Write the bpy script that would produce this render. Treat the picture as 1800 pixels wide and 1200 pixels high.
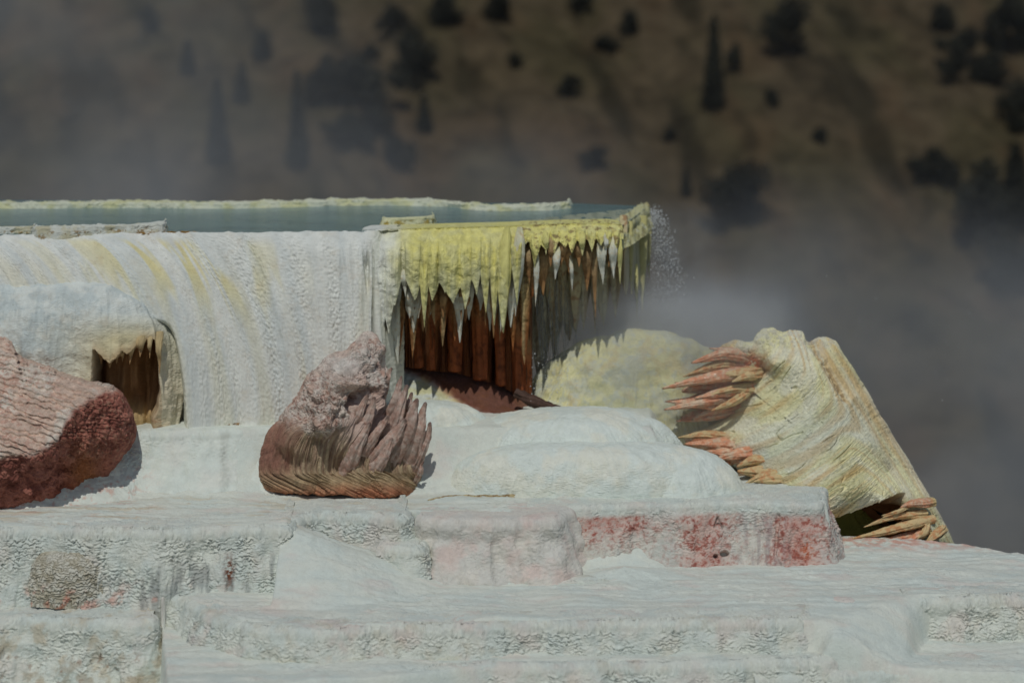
import bpy, math, random
import numpy as np
from mathutils import Vector

sc = bpy.context.scene
for o in list(bpy.data.objects):
    bpy.data.objects.remove(o, do_unlink=True)
R = math.radians
# ------------------------------------------------------------------ camera
# level telephoto camera 4.65 m above the pool, 40 m in front of the wall
CD, CH, FP, HOR = 40.0, 4.65, 4000.0, -60.0     # distance, height, focal length in photo pixels, horizon row
cam = bpy.data.cameras.new("camera")
cam.lens = 80.0
cam.sensor_width = 36.0
cam.shift_y = -(600.0 - HOR) / 1800.0
cam.clip_start = 0.5
cam.clip_end = 3000
cam.dof.use_dof = True
cam.dof.focus_distance = 37.0
cam.dof.aperture_fstop = 0.36
camo = bpy.data.objects.new("camera", cam)
sc.collection.objects.link(camo)
camo.location = (0, -CD, CH)
camo.rotation_euler = (R(90), 0, 0)
sc.camera = camo
# ------------------------------------------------------------------ light
SUN_EL, SUN_AZ = R(57), R(-7)       # azimuth measured from straight behind the camera, towards the left
sdir = Vector((math.cos(SUN_EL) * math.sin(SUN_AZ), -math.cos(SUN_EL) * math.cos(SUN_AZ), math.sin(SUN_EL)))
sun = bpy.data.lights.new("sun", 'SUN')
sun.energy = 3.3
sun.angle = R(0.5)
sun.color = (1.0, 0.98, 0.925)
suno = bpy.data.objects.new("sun", sun)
sc.collection.objects.link(suno)
suno.rotation_euler = sdir.to_track_quat('Z', 'Y').to_euler()
suno.location = (-10, -20, 30)
w = bpy.data.worlds.new("World")
sc.world = w
w.use_nodes = True
nt = w.node_tree
bg = nt.nodes.get("Background") or nt.nodes.new("ShaderNodeBackground")
sky = nt.nodes.new("ShaderNodeTexSky")
sky.sky_type = 'NISHITA'
sky.sun_disc = False
sky.sun_elevation = SUN_EL
sky.sun_rotation = math.atan2(sdir.x, sdir.y)
nt.links.new(sky.outputs[0], bg.inputs[0])
bg.inputs[1].default_value = 0.09
sc.view_settings.view_transform = 'Standard'
sc.view_settings.look = 'None'
sc.view_settings.exposure = -1.03
sc.view_settings.gamma = 1.0
sc.render.engine = 'CYCLES'
sc.cycles.use_denoising = True
sc.cycles.max_bounces = 6
sc.cycles.diffuse_bounces = 3
sc.cycles.transparent_max_bounces = 16
sc.cycles.volume_bounces = 1
sc.cycles.volume_step_rate = 0.4
sc.cycles.volume_max_steps = 128
sc.cycles.caustics_reflective = False
sc.cycles.caustics_refractive = False

# ------------------------------------------------------------------ noise
rs = np.random.RandomState(7)
PERM = rs.permutation(256)
PERM = np.concatenate([PERM, PERM, PERM]).astype(np.int32)
_g = rs.normal(size=(256, 3)); _g /= np.linalg.norm(_g, axis=1)[:, None]
GRAD = _g.astype(np.float32)

def perlin(x, y, z=0.0):
    x, y, z = np.broadcast_arrays(np.asarray(x, np.float32), np.asarray(y, np.float32), np.asarray(z, np.float32))
    xf, yf, zf = np.floor(x), np.floor(y), np.floor(z)
    xi, yi, zi = xf.astype(np.int32) & 255, yf.astype(np.int32) & 255, zf.astype(np.int32) & 255
    x, y, z = x - xf, y - yf, z - zf
    u, v, w_ = x*x*x*(x*(x*6-15)+10), y*y*y*(y*(y*6-15)+10), z*z*z*(z*(z*6-15)+10)
    out = 0
    for dx in (0, 1):
        wx = u if dx else 1-u
        for dy in (0, 1):
            wy = v if dy else 1-v
            for dz in (0, 1):
                wz = w_ if dz else 1-w_
                h = PERM[PERM[PERM[(xi+dx) & 255] + ((yi+dy) & 255)] + ((zi+dz) & 255)] & 255
                g = GRAD[h]
                out = out + wx*wy*wz*(g[..., 0]*(x-dx) + g[..., 1]*(y-dy) + g[..., 2]*(z-dz))
    return out * 1.6

def fbm(x, y, z=0.0, o=4, gain=0.5):
    s, a, f = 0, 1.0, 1.0
    for i in range(o):
        s = s + a*perlin(x*f + 13.7*i, y*f + 5.1*i, z*f + 2.3*i)
        a *= gain; f *= 2.03
    return s

def ridged(x, y, z=0.0, o=3):
    s, a, f = 0, 1.0, 1.0
    for i in range(o):
        s = s + a*(1 - 2*np.abs(perlin(x*f + 3.7*i, y*f + 9.1*i, z*f + 1.3*i)))
        a *= 0.5; f *= 2.1
    return s

def worley(x, y, z=0.0):
    """distance to nearest jittered feature point, 3D"""
    x, y, z = np.broadcast_arrays(np.asarray(x, np.float32), np.asarray(y, np.float32), np.asarray(z, np.float32))
    xi, yi, zi = np.floor(x).astype(np.int32), np.floor(y).astype(np.int32), np.floor(z).astype(np.int32)
    best = np.full(x.shape, 9.0, np.float32)
    for dx in (-1, 0, 1):
        for dy in (-1, 0, 1):
            for dz in (-1, 0, 1):
                h = PERM[PERM[PERM[(xi+dx) & 255] + ((yi+dy) & 255)] + ((zi+dz) & 255)] & 255
                g = GRAD[h] * 0.45
                d = (xi+dx+.5+g[..., 0]-x)**2 + (yi+dy+.5+g[..., 1]-y)**2 + (zi+dz+.5+g[..., 2]-z)**2
                best = np.minimum(best, d)
    return np.sqrt(best)

def sst(a, b, x):
    t = np.clip((x - a) / (b - a), 0, 1)
    return t*t*(3-2*t)

def lin(c):
    c = np.asarray(c, float) / 255.0
    return np.where(c <= .04045, c/12.92, ((c+.055)/1.055)**2.4)

def A(r, g, b):
    """albedo from display values"""
    return lin((r, g, b))

def mixc(a, b, m):
    m = np.asarray(m)[..., None]
    return a*(1-m) + b*m

def interp(x, pts, k=1):
    p = sorted(pts)
    return np.interp(x, [q[0] for q in p], [q[k] for q in p])

# photo pixel -> world
def P(px, py, d):
    return np.stack(np.broadcast_arrays((np.asarray(px, float)-900)*d/FP, d-CD, CH-(np.asarray(py, float)-HOR)*d/FP), -1)
def dz_(py, z):
    return (CH - z)*FP/(np.asarray(py, float)-HOR)
def PZ(px, py, z):
    return P(px, py, dz_(py, z))
def to_px(X, Y, Z):
    d = Y + CD
    return X*FP/d + 900, (CH-Z)*FP/d + HOR

# ------------------------------------------------------------------ mesh helpers
def tag(o, label=None, cat=None, group=None, kind=None):
    if label: o['label'] = label
    if cat: o['category'] = cat
    if group: o['group'] = group
    if kind: o['kind'] = kind
    return o

def empty(name, loc, label, cat, group=None):
    o = bpy.data.objects.new(name, None)
    sc.collection.objects.link(o)
    o.location = loc
    o.empty_display_size = 0.2
    tag(o, label, cat, group)
    return o

def link(name, me, mat, parent=None):
    o = bpy.data.objects.new(name, me)
    sc.collection.objects.link(o)
    if mat is not None and len(me.materials) == 0:
        me.materials.append(mat)
    if parent is not None:
        o.parent = parent
        o.matrix_parent_inverse = parent_inv(parent)
    return o

def parent_inv(p):
    from mathutils import Matrix
    return Matrix.Translation(p.location).inverted()

def raw_mesh(name, co, faces, col=None, smooth=True):
    """faces: (n,4) or (n,3) int array"""
    me = bpy.data.meshes.new(name)
    n = len(co); f = np.asarray(faces, np.int32); k = f.shape[1]
    me.vertices.add(n); me.vertices.foreach_set("co", np.asarray(co, np.float32).ravel())
    me.loops.add(f.size); me.loops.foreach_set("vertex_index", f.ravel())
    me.polygons.add(len(f)); me.polygons.foreach_set("loop_start", np.arange(0, f.size, k, dtype=np.int32))
    me.update(calc_edges=True)
    if smooth:
        me.polygons.foreach_set("use_smooth", np.ones(len(f), bool))
    if col is not None:
        a = me.color_attributes.new("Col", 'FLOAT_COLOR', 'POINT')
        c4 = np.ones((n, 4), np.float32); c4[:, :3] = np.clip(col.reshape(-1, 3), 0, 0.92)
        a.data.foreach_set("color", c4.ravel())
    me.validate(); me.update()
    return me

def grid_faces(r, c, wrap=False, flip=False):
    i = np.arange(r-1)[:, None]; j = np.arange(c if wrap else c-1)[None, :]
    j2 = (j+1) % c
    f = np.stack(np.broadcast_arrays(i*c+j, i*c+j2, (i+1)*c+j2, (i+1)*c+j), -1).reshape(-1, 4)
    return f[:, ::-1] if flip else f

def gnormals(Pm, wrap=False):
    if wrap:
        Q = np.concatenate([Pm[:, -1:], Pm, Pm[:, :1]], 1)
        dv = np.gradient(Q, axis=0)[:, 1:-1]; du = np.gradient(Q, axis=1)[:, 1:-1]
    else:
        dv = np.gradient(Pm, axis=0); du = np.gradient(Pm, axis=1)
    n = np.cross(du, dv)
    l = np.linalg.norm(n, axis=-1, keepdims=True)
    return n/np.maximum(l, 1e-9)

def grid_obj(name, Pm, col, mat, parent=None, wrap=False, flip=True):
    r, c = Pm.shape[:2]
    me = raw_mesh(name, Pm.reshape(-1, 3), grid_faces(r, c, wrap, flip), np.broadcast_to(col, Pm.shape).reshape(-1, 3))
    return link(name, me, mat, parent)

def catmull(pts, ds):
    pts = np.asarray(pts, float)
    p = np.vstack([2*pts[0]-pts[1], pts, 2*pts[-1]-pts[-2]])
    out = []
    for i in range(1, len(p)-2):
        t = np.linspace(0, 1, 60, endpoint=False)[:, None]
        a, b, c, d = p[i-1], p[i], p[i+1], p[i+2]
        out.append(0.5*((2*b)+(-a+c)*t+(2*a-5*b+4*c-d)*t*t+(-a+3*b-3*c+d)*t**3))
    q = np.vstack(out+[pts[-1:]])
    s = np.concatenate([[0], np.cumsum(np.linalg.norm(np.diff(q, axis=0), axis=1))])
    m = max(3, int(s[-1]/ds))
    u = np.linspace(0, s[-1], m)
    return np.stack([np.interp(u, s, q[:, k]) for k in range(q.shape[1])], -1), u

# ------------------------------------------------------------------ materials
def new_mat(name):
    m = bpy.data.materials.new(name); m.use_nodes = True
    nt = m.node_tree
    return m, nt, nt.nodes["Principled BSDF"], nt.nodes, nt.links

def stone(name, rough=0.85, mott=0.22, mscale=6.0, bump=0.5, bscale=70.0, bdist=0.012, streak=None, spec=0.3, coat=0.0, tint=(0.80, 0.62, 0.45), speck=0.0):
    """mineral surface: the colour of the deposit from the mesh, broken up by procedural mottling and relief"""
    m, nt, bs, N, L = new_mat(name)
    at = N.new("ShaderNodeAttribute"); at.attribute_name = "Col"
    tc = N.new("ShaderNodeTexCoord")
    mp = N.new("ShaderNodeMapping"); L.new(tc.outputs["Object"], mp.inputs[0])
    if streak: mp.inputs["Scale"].default_value = streak
    n1 = N.new("ShaderNodeTexNoise"); n1.inputs["Scale"].default_value = mscale; n1.inputs["Detail"].default_value = 8; n1.inputs["Roughness"].default_value = 0.65
    L.new(mp.outputs[0], n1.inputs["Vector"])
    mr = N.new("ShaderNodeMapRange"); mr.inputs["From Min"].default_value = 0.3; mr.inputs["From Max"].default_value = 0.7
    mr.inputs["To Min"].default_value = 1.0-mott; mr.inputs["To Max"].default_value = 1.0+mott*0.6
    L.new(n1.outputs["Fac"], mr.inputs["Value"])
    mul = N.new("ShaderNodeVectorMath"); mul.operation = 'SCALE'
    L.new(at.outputs["Color"], mul.inputs[0]); L.new(mr.outputs[0], mul.inputs["Scale"])
    # thin mineral tint in patches
    n2 = N.new("ShaderNodeTexNoise"); n2.inputs["Scale"].default_value = mscale*0.6; n2.inputs["Detail"].default_value = 10; n2.inputs["Roughness"].default_value = 0.75
    L.new(tc.outputs["Object"], n2.inputs["Vector"])
    r2 = N.new("ShaderNodeMapRange"); r2.inputs["From Min"].default_value = 0.52; r2.inputs["From Max"].default_value = 0.72; r2.inputs["To Max"].default_value = 0.35
    L.new(n2.outputs["Fac"], r2.inputs["Value"])
    mx = N.new("ShaderNodeMix"); mx.data_type = 'RGBA'; mx.blend_type = 'MULTIPLY'
    L.new(r2.outputs[0], mx.inputs["Factor"]); L.new(mul.outputs[0], mx.inputs["A"]); mx.inputs["B"].default_value = (*tint, 1)
    last = mx.outputs["Result"]
    if speck:
        v = N.new("ShaderNodeTexNoise"); v.inputs["Scale"].default_value = 45; v.inputs["Detail"].default_value = 4; v.inputs["Roughness"].default_value = 0.8
        L.new(tc.outputs["Object"], v.inputs["Vector"])
        rv = N.new("ShaderNodeMapRange"); rv.inputs["From Min"].default_value = 0.62; rv.inputs["From Max"].default_value = 0.70; rv.inputs["To Max"].default_value = speck
        L.new(v.outputs["Fac"], rv.inputs["Value"])
        m3 = N.new("ShaderNodeMix"); m3.data_type = 'RGBA'; m3.blend_type = 'MULTIPLY'
        L.new(rv.outputs[0], m3.inputs["Factor"]); L.new(last, m3.inputs["A"]); m3.inputs["B"].default_value = (0.34, 0.27, 0.20, 1)
        last = m3.outputs["Result"]
    L.new(last, bs.inputs["Base Color"])
    bs.inputs["Roughness"].default_value = rough
    bs.inputs["Specular IOR Level"].default_value = spec
    bs.inputs["Coat Weight"].default_value = coat
    bs.inputs["Coat Roughness"].default_value = 0.15
    nb = N.new("ShaderNodeTexNoise"); nb.inputs["Scale"].default_value = bscale; nb.inputs["Detail"].default_value = 5; nb.inputs["Roughness"].default_value = 0.6
    L.new(mp.outputs[0], nb.inputs["Vector"])
    b = N.new("ShaderNodeBump"); b.inputs["Strength"].default_value = bump; b.inputs["Distance"].default_value = bdist
    L.new(nb.outputs["Fac"], b.inputs["Height"])
    nc = N.new("ShaderNodeTexNoise"); nc.inputs["Scale"].default_value = bscale*.32; nc.inputs["Detail"].default_value = 6; nc.inputs["Roughness"].default_value = 0.7
    L.new(mp.outputs[0], nc.inputs["Vector"])
    b2 = N.new("ShaderNodeBump"); b2.inputs["Strength"].default_value = bump; b2.inputs["Distance"].default_value = bdist*2.5
    L.new(nc.outputs["Fac"], b2.inputs["Height"]); L.new(b.outputs[0], b2.inputs["Normal"]); L.new(b2.outputs[0], bs.inputs["Normal"])
    return m

M_WHITE = stone("white_travertine", speck=0.45, mott=0.07, mscale=9, bump=0.7, tint=(.9, .84, .76))
M_FLOW = stone("flowstone", mott=0.12, streak=(1, 1, 0.25), bscale=60, bump=0.45)
M_SMOOTH = stone("smooth_wet_travertine", rough=0.6, mott=0.10, bump=0.3, bscale=60, coat=0.0, tint=(0.9, 0.86, 0.72))
M_RED = stone("red_algae_rock", mott=0.35, mscale=9, bump=0.8, tint=(0.55, 0.30, 0.22), bscale=55, speck=0.3)
M_DRIP = stone("drip_curtain", mott=0.25, streak=(1, 1, 0.18), mscale=8, bump=0.5, tint=(0.6, 0.5, 0.35))
M_RUST = stone("rust_curtain", rough=0.6, mott=0.45, streak=(1, 1, 0.12), mscale=9, bump=0.5, tint=(0.42, 0.26, 0.16))
M_SLAB = stone("yellow_slab", mott=0.10, mscale=7, bump=0.8, bscale=60, tint=(0.90, 0.80, 0.60), speck=0.3)
M_WETRED = stone("wet_orange", rough=0.5, mott=0.25, mscale=10, bump=0.6, coat=0.10, tint=(0.55, 0.3, 0.2))

# ------------------------------------------------------------------ palette (albedo)
WHITE = A(226, 231, 220)
COOL = A(216, 225, 217)
CREAM = A(226, 222, 200)
PINK = A(226, 202, 192)
TAN = A(196, 176, 140)
SALMON = A(206, 140, 118)
REDB = A(150, 82, 64)
DKRED = A(112, 56, 44)
YEL = A(228, 222, 140)
PALEY = A(232, 228, 178)
RUST = A(170, 88, 40)
BROWN = A(128, 96, 66)
OCHRE = A(190, 150, 70)

def rims(X, Y, seed=0.0):
    """low winding rims of tiny dried pools on a tread"""
    a = np.abs(perlin(X/.55+seed, Y/.42, 1.0+seed) + .25*perlin(X/.12, Y/.12, seed))
    b = np.abs(perlin(X/.22+seed, Y/.18, 5.0+seed) + .25*perlin(X/.06, Y/.06, seed))
    k = sst(-.3, .4, perlin(X/1.3, Y/.8, seed+9))
    return .022*np.exp(-(a/.05)**2)*k + .008*np.exp(-(b/.07)**2)*k

# ------------------------------------------------------------------ terrace / face builder
def ripple(s, t, lam, seed=0.0, wob=.7):
    ph = t/lam + wob*perlin(s/.55, t/.2, seed) + .35*perlin(s/.12, t/.06, seed+3)
    f = 1-(ph-np.floor(ph))
    return f**1.3

def terracette(s, t, lam=0.055, seed=0.0, wob=1.0):
    ph = t/lam + wob*(0.9*perlin(s/0.085+seed, t/0.075, seed) + 1.2*perlin(s/0.45, t/0.22, seed+2) + 0.45*perlin(s/0.035, t/0.05, seed+4))
    f = 1-(ph-np.floor(ph))
    return f*(0.55+0.9*np.clip(perlin(s/0.06+3, t/0.06, seed+7)+.5, 0, 1))

def terrace(name, lip, z, foot, back, mat, colfn, R0=0.15, hmul=1.0, slope=0.12, terr=0.022, lam=0.055, flute=0.05, fscale=0.35, lump=0.05,
            topn=0.012, ds=0.013, terrfn=None, seed=0.0, parent=None, dent=None):
    """a stepped terrace edge: tread, rounded lip and face.  lip = photo pixels at level z, foot = world height under each pixel column"""
    L3 = np.array([PZ(a, b, z) for a, b in lip])
    q, s = catmull(L3[:, :2], ds)
    # undulating rim
    s0 = s + seed*7.3
    tx = np.gradient(q, axis=0); tx /= np.linalg.norm(tx, axis=1)[:, None]
    n = np.stack([tx[:, 1], -tx[:, 0]], -1)
    kw = 35; pad = np.pad(q, ((kw//2, kw//2), (0, 0)), mode='reflect', reflect_type='odd')
    q = np.stack([np.convolve(pad[:, k], np.ones(kw)/kw, 'valid') for k in (0, 1)], -1)
    tx = np.gradient(q, axis=0); tx /= np.linalg.norm(tx, axis=1)[:, None]
    n = np.stack([tx[:, 1], -tx[:, 0]], -1)
    wav = 0.11*fbm(s0/0.9, seed, 0, 3)*min(1, hmul) + (lump*0.7*perlin(s0/0.22, seed+3) - .035*np.abs(perlin(s0/0.30, seed+8)))*min(1, hmul)
    q = q + n*wav[:, None]
    pxs = (q[:, 0]*FP/(q[:, 1]+CD))+900
    zf = interp(pxs, [(a, b) for a, b in foot]) if not np.isscalar(foot) else np.full(len(pxs), float(foot))
    H = z - zf
    hm = H.max()
    # rows
    tb = np.linspace(0, 1, 34)**2.0
    back_rows = tb[::-1]*back              # distance behind the lip
    na = 7
    ang = np.linspace(0, math.pi/2, na)[1:]
    nf = max(8, int(hm/ds))
    rows = []
    V = []
    inner = q - n*R0
    for b in back_rows:
        pos = np.concatenate([inner + np.array([0, b])[None, :], np.full((len(q), 1), z)], 1)
        rows.append(pos); V.append(-b)
    for a in ang:
        rows.append(np.concatenate([inner + n*(R0*math.sin(a)), np.full((len(q), 1), z-R0*(1-math.cos(a)))], 1)); V.append(0.0)
    for k in range(1, nf+1):
        v = k/nf
        out = (slope+.16)*H*(.65*v+.35*v*v)
        zz = (z-R0) - (H-R0)*v
        rows.append(np.concatenate([inner+n*(R0+out)[:, None] if np.ndim(out) else inner+n*(R0+out), zz[:, None]], 1)); V.append(v)
    Pm = np.stack(rows, 0); V = np.array(V)[:, None]
    N3 = gnormals(Pm); N3 = -N3 if N3[-1, len(q)//2, 1] > 0 else N3
    S = np.broadcast_to(s0[None, :], Pm.shape[:2])
    seg_ = np.linalg.norm(np.diff(Pm, axis=0), axis=2); cl = np.concatenate([np.zeros((1, len(q))), np.cumsum(seg_, 0)]); T = z - (cl - cl[len(back_rows)-1][None])
    face = sst(-0.16, 0.01, V + .10*perlin(S/.3, S*0, seed+2))*np.ones_like(S)
    near = sst(-0.35, -.05, V)*np.ones_like(S)
    # big lobes and flutes on the face
    lobes = lump*1.1*fbm(S/0.8, T/1.0, seed, 3) + lump*.6*perlin(S/0.25, T/0.3, seed+9)
    fl = .62*flute*(ridged(S/fscale+.35*perlin(S/.9, T/.5, 6), T/1.1+seed, 1.7+seed, 3)-0.7)*sst(0, .5, V)*(.35+sst(-.2, .5, perlin(S/1.3, T*0, seed+1)))
    tm = 1.0 if terrfn is None else terrfn(S, T, V, pxs)
    patch = sst(-0.35, 0.25, fbm(S/0.5+seed, T/0.35, 3.3, 3))*0.75+0.25
    te = terr*tm*patch*(terracette(S, T, lam, seed)-0.45)
    peb = 0.006*perlin(S/0.035, T/0.03, seed) + 0.008*perlin(S/0.09, T/0.07, seed)
    disp = (face*sst(-.05, .25, V))*(lobes+fl) + near*0.7*te*(0.25+0.75*face) + te*face*0.6 + face*peb
    if dent is not None:
        disp = disp + dent(np.broadcast_to(pxs[None, :], S.shape), to_px(Pm[..., 0], Pm[..., 1], Pm[..., 2])[1], V)
    Pm = Pm + N3*disp[..., None]
    # crusty tread
    tread = (1-face)*(rims(Pm[..., 0], Pm[..., 1], seed) + topn*fbm(Pm[..., 0]/0.25, Pm[..., 1]/0.35, seed, 5, 0.6) + 0.03*perlin(Pm[..., 0]/1.1, Pm[..., 1]/0.8, seed))
    Pm[..., 2] += tread
    Pm[:2, :, 2] -= np.array([0.10, 0.02])[:, None]
    px, py = to_px(Pm[..., 0], Pm[..., 1], Pm[..., 2])
    col = colfn(px, py, np.broadcast_to(V, S.shape), Pm, te/max(terr, 1e-6))
    return grid_obj(name, Pm, col, mat, parent)

def n3(Pm, sc_, seed=0.0, o=4, g=0.55):
    return fbm(Pm[..., 0]/sc_+seed, Pm[..., 1]/sc_, Pm[..., 2]/sc_, o, g)

# ------------------------------------------------------------------ relief rock: outline + depth control points
def rbf(cp, cv, q):
    cp = np.asarray(cp, float)/100; q = np.asarray(q, float)/100
    n = len(cp)
    phi = lambda a, b: np.linalg.norm(a[:, None]-b[None], axis=2)
    K = np.zeros((n+3, n+3)); K[:n, :n] = phi(cp, cp)+np.eye(n)*0.01
    K[:n, n] = K[n, :n] = 1; K[:n, n+1:] = cp; K[n+1:, :n] = cp.T
    w_ = np.linalg.solve(K, np.concatenate([cv, [0, 0, 0]]))
    out = np.empty(len(q))
    for i in range(0, len(q), 40000):
        qq = q[i:i+40000]
        out[i:i+40000] = phi(qq, cp) @ w_[:n] + w_[n] + qq @ w_[n+1:]
    return out

def relief(name, outline, centre, ctrl, mat, colfn, dispfn, thick=1.0, rnd=0.25, nu=900, nr=260, parent=None, rough_edge=3.0, seed=0.0, edge=None):
    """rock with the photographed outline, its front surface through ctrl=[(px,py,dist)], rounded to a closed body at the back"""
    ol = np.array([(a, b) for a, b, *_ in outline], float)
    q, s = catmull(np.vstack([ol, ol[:1]]), 1.0)
    u = np.linspace(0, len(q)-1, nu, endpoint=False)
    q = np.stack([np.interp(u, np.arange(len(q)), q[:, k]) for k in (0, 1)], -1)
    c = np.array(centre, float)
    dirv = q-c; dirv /= np.linalg.norm(dirv, axis=1)[:, None]
    q = q + dirv*(rough_edge*fbm(q[:, 0]/22+seed, q[:, 1]/22, seed, 4, .6))[:, None]
    r = 1-(1-np.linspace(0, 1, nr))**1.25
    pos = c + (q-c)[None]*r[:, None, None]
    cp = [(a, b) for a, b, d in ctrl] ; cv = [d for a, b, d in ctrl]
    depth = rbf(cp, cv, pos.reshape(-1, 2)).reshape(nr, nu)
    depth = depth + rnd*(1-np.sqrt(np.clip(1-r**8, 0, 1)))[:, None]
    front = P(pos[..., 0], pos[..., 1], depth)
    N3 = gnormals(front, True)
    N3 = np.where((N3[nr//2, :, 1].mean() > 0), -N3, N3)
    fade = (1-r**14)[:, None]*0.8+0.2
    dsp = dispfn(pos[..., 0], pos[..., 1], front)
    front = front + N3*(dsp*fade)[..., None]
    front[0] = front[0].mean(0)
    # back half
    rb = np.linspace(1, 0, 24)[1:]
    posb = c + (q-c)[None]*rb[:, None, None]
    db = depth[-1][None] + thick*(1-rb**3)[:, None] + (rb[:, None]-1)*0
    edge3 = front[-1]
    cen = P(c[0], c[1], depth[-1].mean()+thick)
    backv = edge3[None]*rb[:, None, None] + cen*(1-rb)[:, None, None]
    backv[..., 1] = edge3[None, :, 1]*rb[:, None] + (1-rb[:, None])*edge3[:, 1].mean() + thick*np.sqrt(1-rb**2)[:, None]
    Pm = np.concatenate([front, backv], 0)
    px, py = np.concatenate([pos[..., 0], posb[..., 0]]), np.concatenate([pos[..., 1], posb[..., 1]])
    dd = np.concatenate([dsp, np.zeros(posb.shape[:2])])
    col = colfn(px, py, Pm, dd)
    return grid_obj(name, Pm, col, mat, parent, wrap=True, flip=False)

# ------------------------------------------------------------------ tapered spikes / stalactites
def spike_mesh(name, path, rad, col_fn, seed=0, sq=1.0, flute=0.15, nrow=60, nseg=30, noise_=0.012, view_flat=None):
    """path: world points root -> tip, rad: radius list along path"""
    q, s = catmull(np.array(path), max(0.005, np.linalg.norm(np.array(path[0])-np.array(path[-1]))/nrow))
    t = s/s[-1]
    r = np.interp(t, np.linspace(0, 1, len(rad)), rad)
    T = np.gradient(q, axis=0); T /= np.linalg.norm(T, axis=1)[:, None]
    ref = np.array([0, 1.0, 0])
    Bx = np.cross(T, ref); Bx /= np.linalg.norm(Bx, axis=1)[:, None]
    By = np.cross(Bx, T)
    a = np.linspace(0, 2*math.pi, nseg, endpoint=False)
    fl = 1 + flute*perlin(np.cos(a)[None]*2.2+seed, np.sin(a)[None]*2.2, t[:, None]*1.5+seed) + flute*0.7*np.abs(perlin(np.cos(a)[None]*5+seed, np.sin(a)[None]*5, t[:, None]*2+seed))
    rr = r[:, None]*fl
    Pm = q[:, None] + Bx[:, None]*(rr*np.cos(a)[None])[..., None] + By[:, None]*(rr*np.sin(a)[None]*sq)[..., None]
    nz = noise_*(.35*fbm(Pm[..., 0]/0.07+seed, Pm[..., 1]/0.07, Pm[..., 2]/0.07, 3) + .9*fbm(np.cos(a)[None]*3+seed, np.sin(a)[None]*3+seed, s[:, None]/.30, 3))
    Pm = Pm + (Pm-q[:, None])/np.maximum(rr[..., None], 1e-3)*nz[..., None]*np.minimum(1, rr/0.03)[..., None]
    Pm[-1] = q[-1]
    col = col_fn(t[:, None]*np.ones_like(a)[None], Pm)
    return raw_mesh(name, Pm.reshape(-1, 3), grid_faces(len(q), nseg, True, False), col.reshape(-1, 3))
# ================================================================== GROUND OF THE TERRACES
ZB, ZC, ZD, ZE = -4.20, -5.15, -5.60, -6.3
LB = [(-140, 930), (200, 927), (505, 925), (530, 898), (700, 896), (760, 902), (990, 900), (1010, 888), (1300, 884), (1465, 884)]
LC = [(-140, 1064), (60, 1062), (282, 1058), (300, 1038), (350, 1062), (420, 1092), (600, 1102), (880, 1092), (1435, 1088), (1500, 1075), (1600, 1050), (1800, 1046), (1960, 1046)]
LD = [(-140, 1092), (280, 1084), (296, 1215), (700, 1190), (880, 1166), (1300, 1160), (1480, 1152), (1960, 1168)]
LA = [(-140, 757), (200, 757), (480, 752), (700, 752), (1500, 752)]
def lip_y(x, L, z):
    p = np.array([PZ(a, b, z) for a, b in L])
    return np.interp(x, p[:, 0], p[:, 1])
gx = np.linspace(-10.5, 10.5, 640); gy = np.concatenate([np.linspace(-9.5, -1.2, 420), np.linspace(-1.15, 3.5, 90)])
GX, GY = np.meshgrid(gx, gy)
def ground_z(X, Y):
    wx = 0.45*fbm(X/1.6, Y/1.6, 2.0, 3)
    ya, yb, yc, yd = lip_y(X, LA, -3.25), lip_y(X, LB, ZB), lip_y(X, LC, ZC), lip_y(X, LD, ZD)
    px = X*FP/(Y+CD)+900
    wb = 0.18
    ta = np.clip((ya+0.03-Y)/0.95, 0, 1); ta = np.maximum(1-(1-ta)**2.0, sst(1140, 1190, px))
    tb = np.maximum(sst(0, 1, (yb+0.12-Y)/wb), sst(1450, 1470, px))
    tc = sst(0, 1, (yc+0.10-Y)/(0.22+1.0*sst(1430, 1480, px)*(1-sst(1590, 1640, px)))); td = sst(0, 1, (yd+0.10-Y)/0.22)
    zd = ZD - 0.2*sst(1450, 1620, px)
    z = -3.25 + (ZB+3.25)*ta*(1-0*X)
    z = z + (ZC-ZB)*tb + (zd-ZC)*tc + (ZE-zd)*td
    # white mound in front of the red stained block
    c = PZ(1075, 990, ZC); bb = np.exp(-(np.abs((X-c[0])/0.80)**3+((Y-c[1]-0.25)/0.60)**2)); z = np.where(bb > .03, np.maximum(z, ZC - .03 + 0.52*bb), z)
    c = PZ(1120, 1010, ZC); bb = np.exp(-(((X-c[0])/0.95)**2+((Y-c[1])/0.4)**2)); z = np.where(bb > .1, np.maximum(z, ZC - .03 + 0.18*bb), z)
    # smooth fan running down from the end of the upper left block
    c = PZ(500, 925, ZB); dx, dy = X-c[0], Y-c[1]-.25
    fan = ZB+.02 - .98*np.clip(np.hypot(np.maximum(dx, 0)/2.55, np.minimum(dy, 0)/1.55), 0, 1.3)**.85
    z = np.where((dx > -.1) & (dy < .3) & (fan > ZC-.08), np.maximum(z, fan), z)
    # the ground breaks off behind on the right
    ye = np.interp(px, [1050, 1200, 1380, 1465, 1560, 1700, 1760, 1800, 1900], [2.5, .5, -0.5, -0.85, -1.15, -1.55, -1.95, -2.2, -2.3])
    z = z - 14*sst(0, 1.6, Y-ye-0.1)*sst(1050, 1130, px)
    return z
GZ = ground_z(GX, GY) + 0.011*fbm(GX/0.22, GY/0.3, 0.5, 5, .65) + 0.05*fbm(GX/1.4, GY/0.9, 4.0, 2) + rims(GX, GY, .7)
lay = np.sin((GY + 0.25*fbm(GX/2.2, GY/0.7, 9.0, 3))*2*math.pi/0.34)
GZ = GZ + 0.006*np.sign(lay)*np.abs(lay)**0.4
Pm = np.stack([GX, GY, GZ], -1)
px, py = to_px(GX, GY, GZ)
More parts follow.
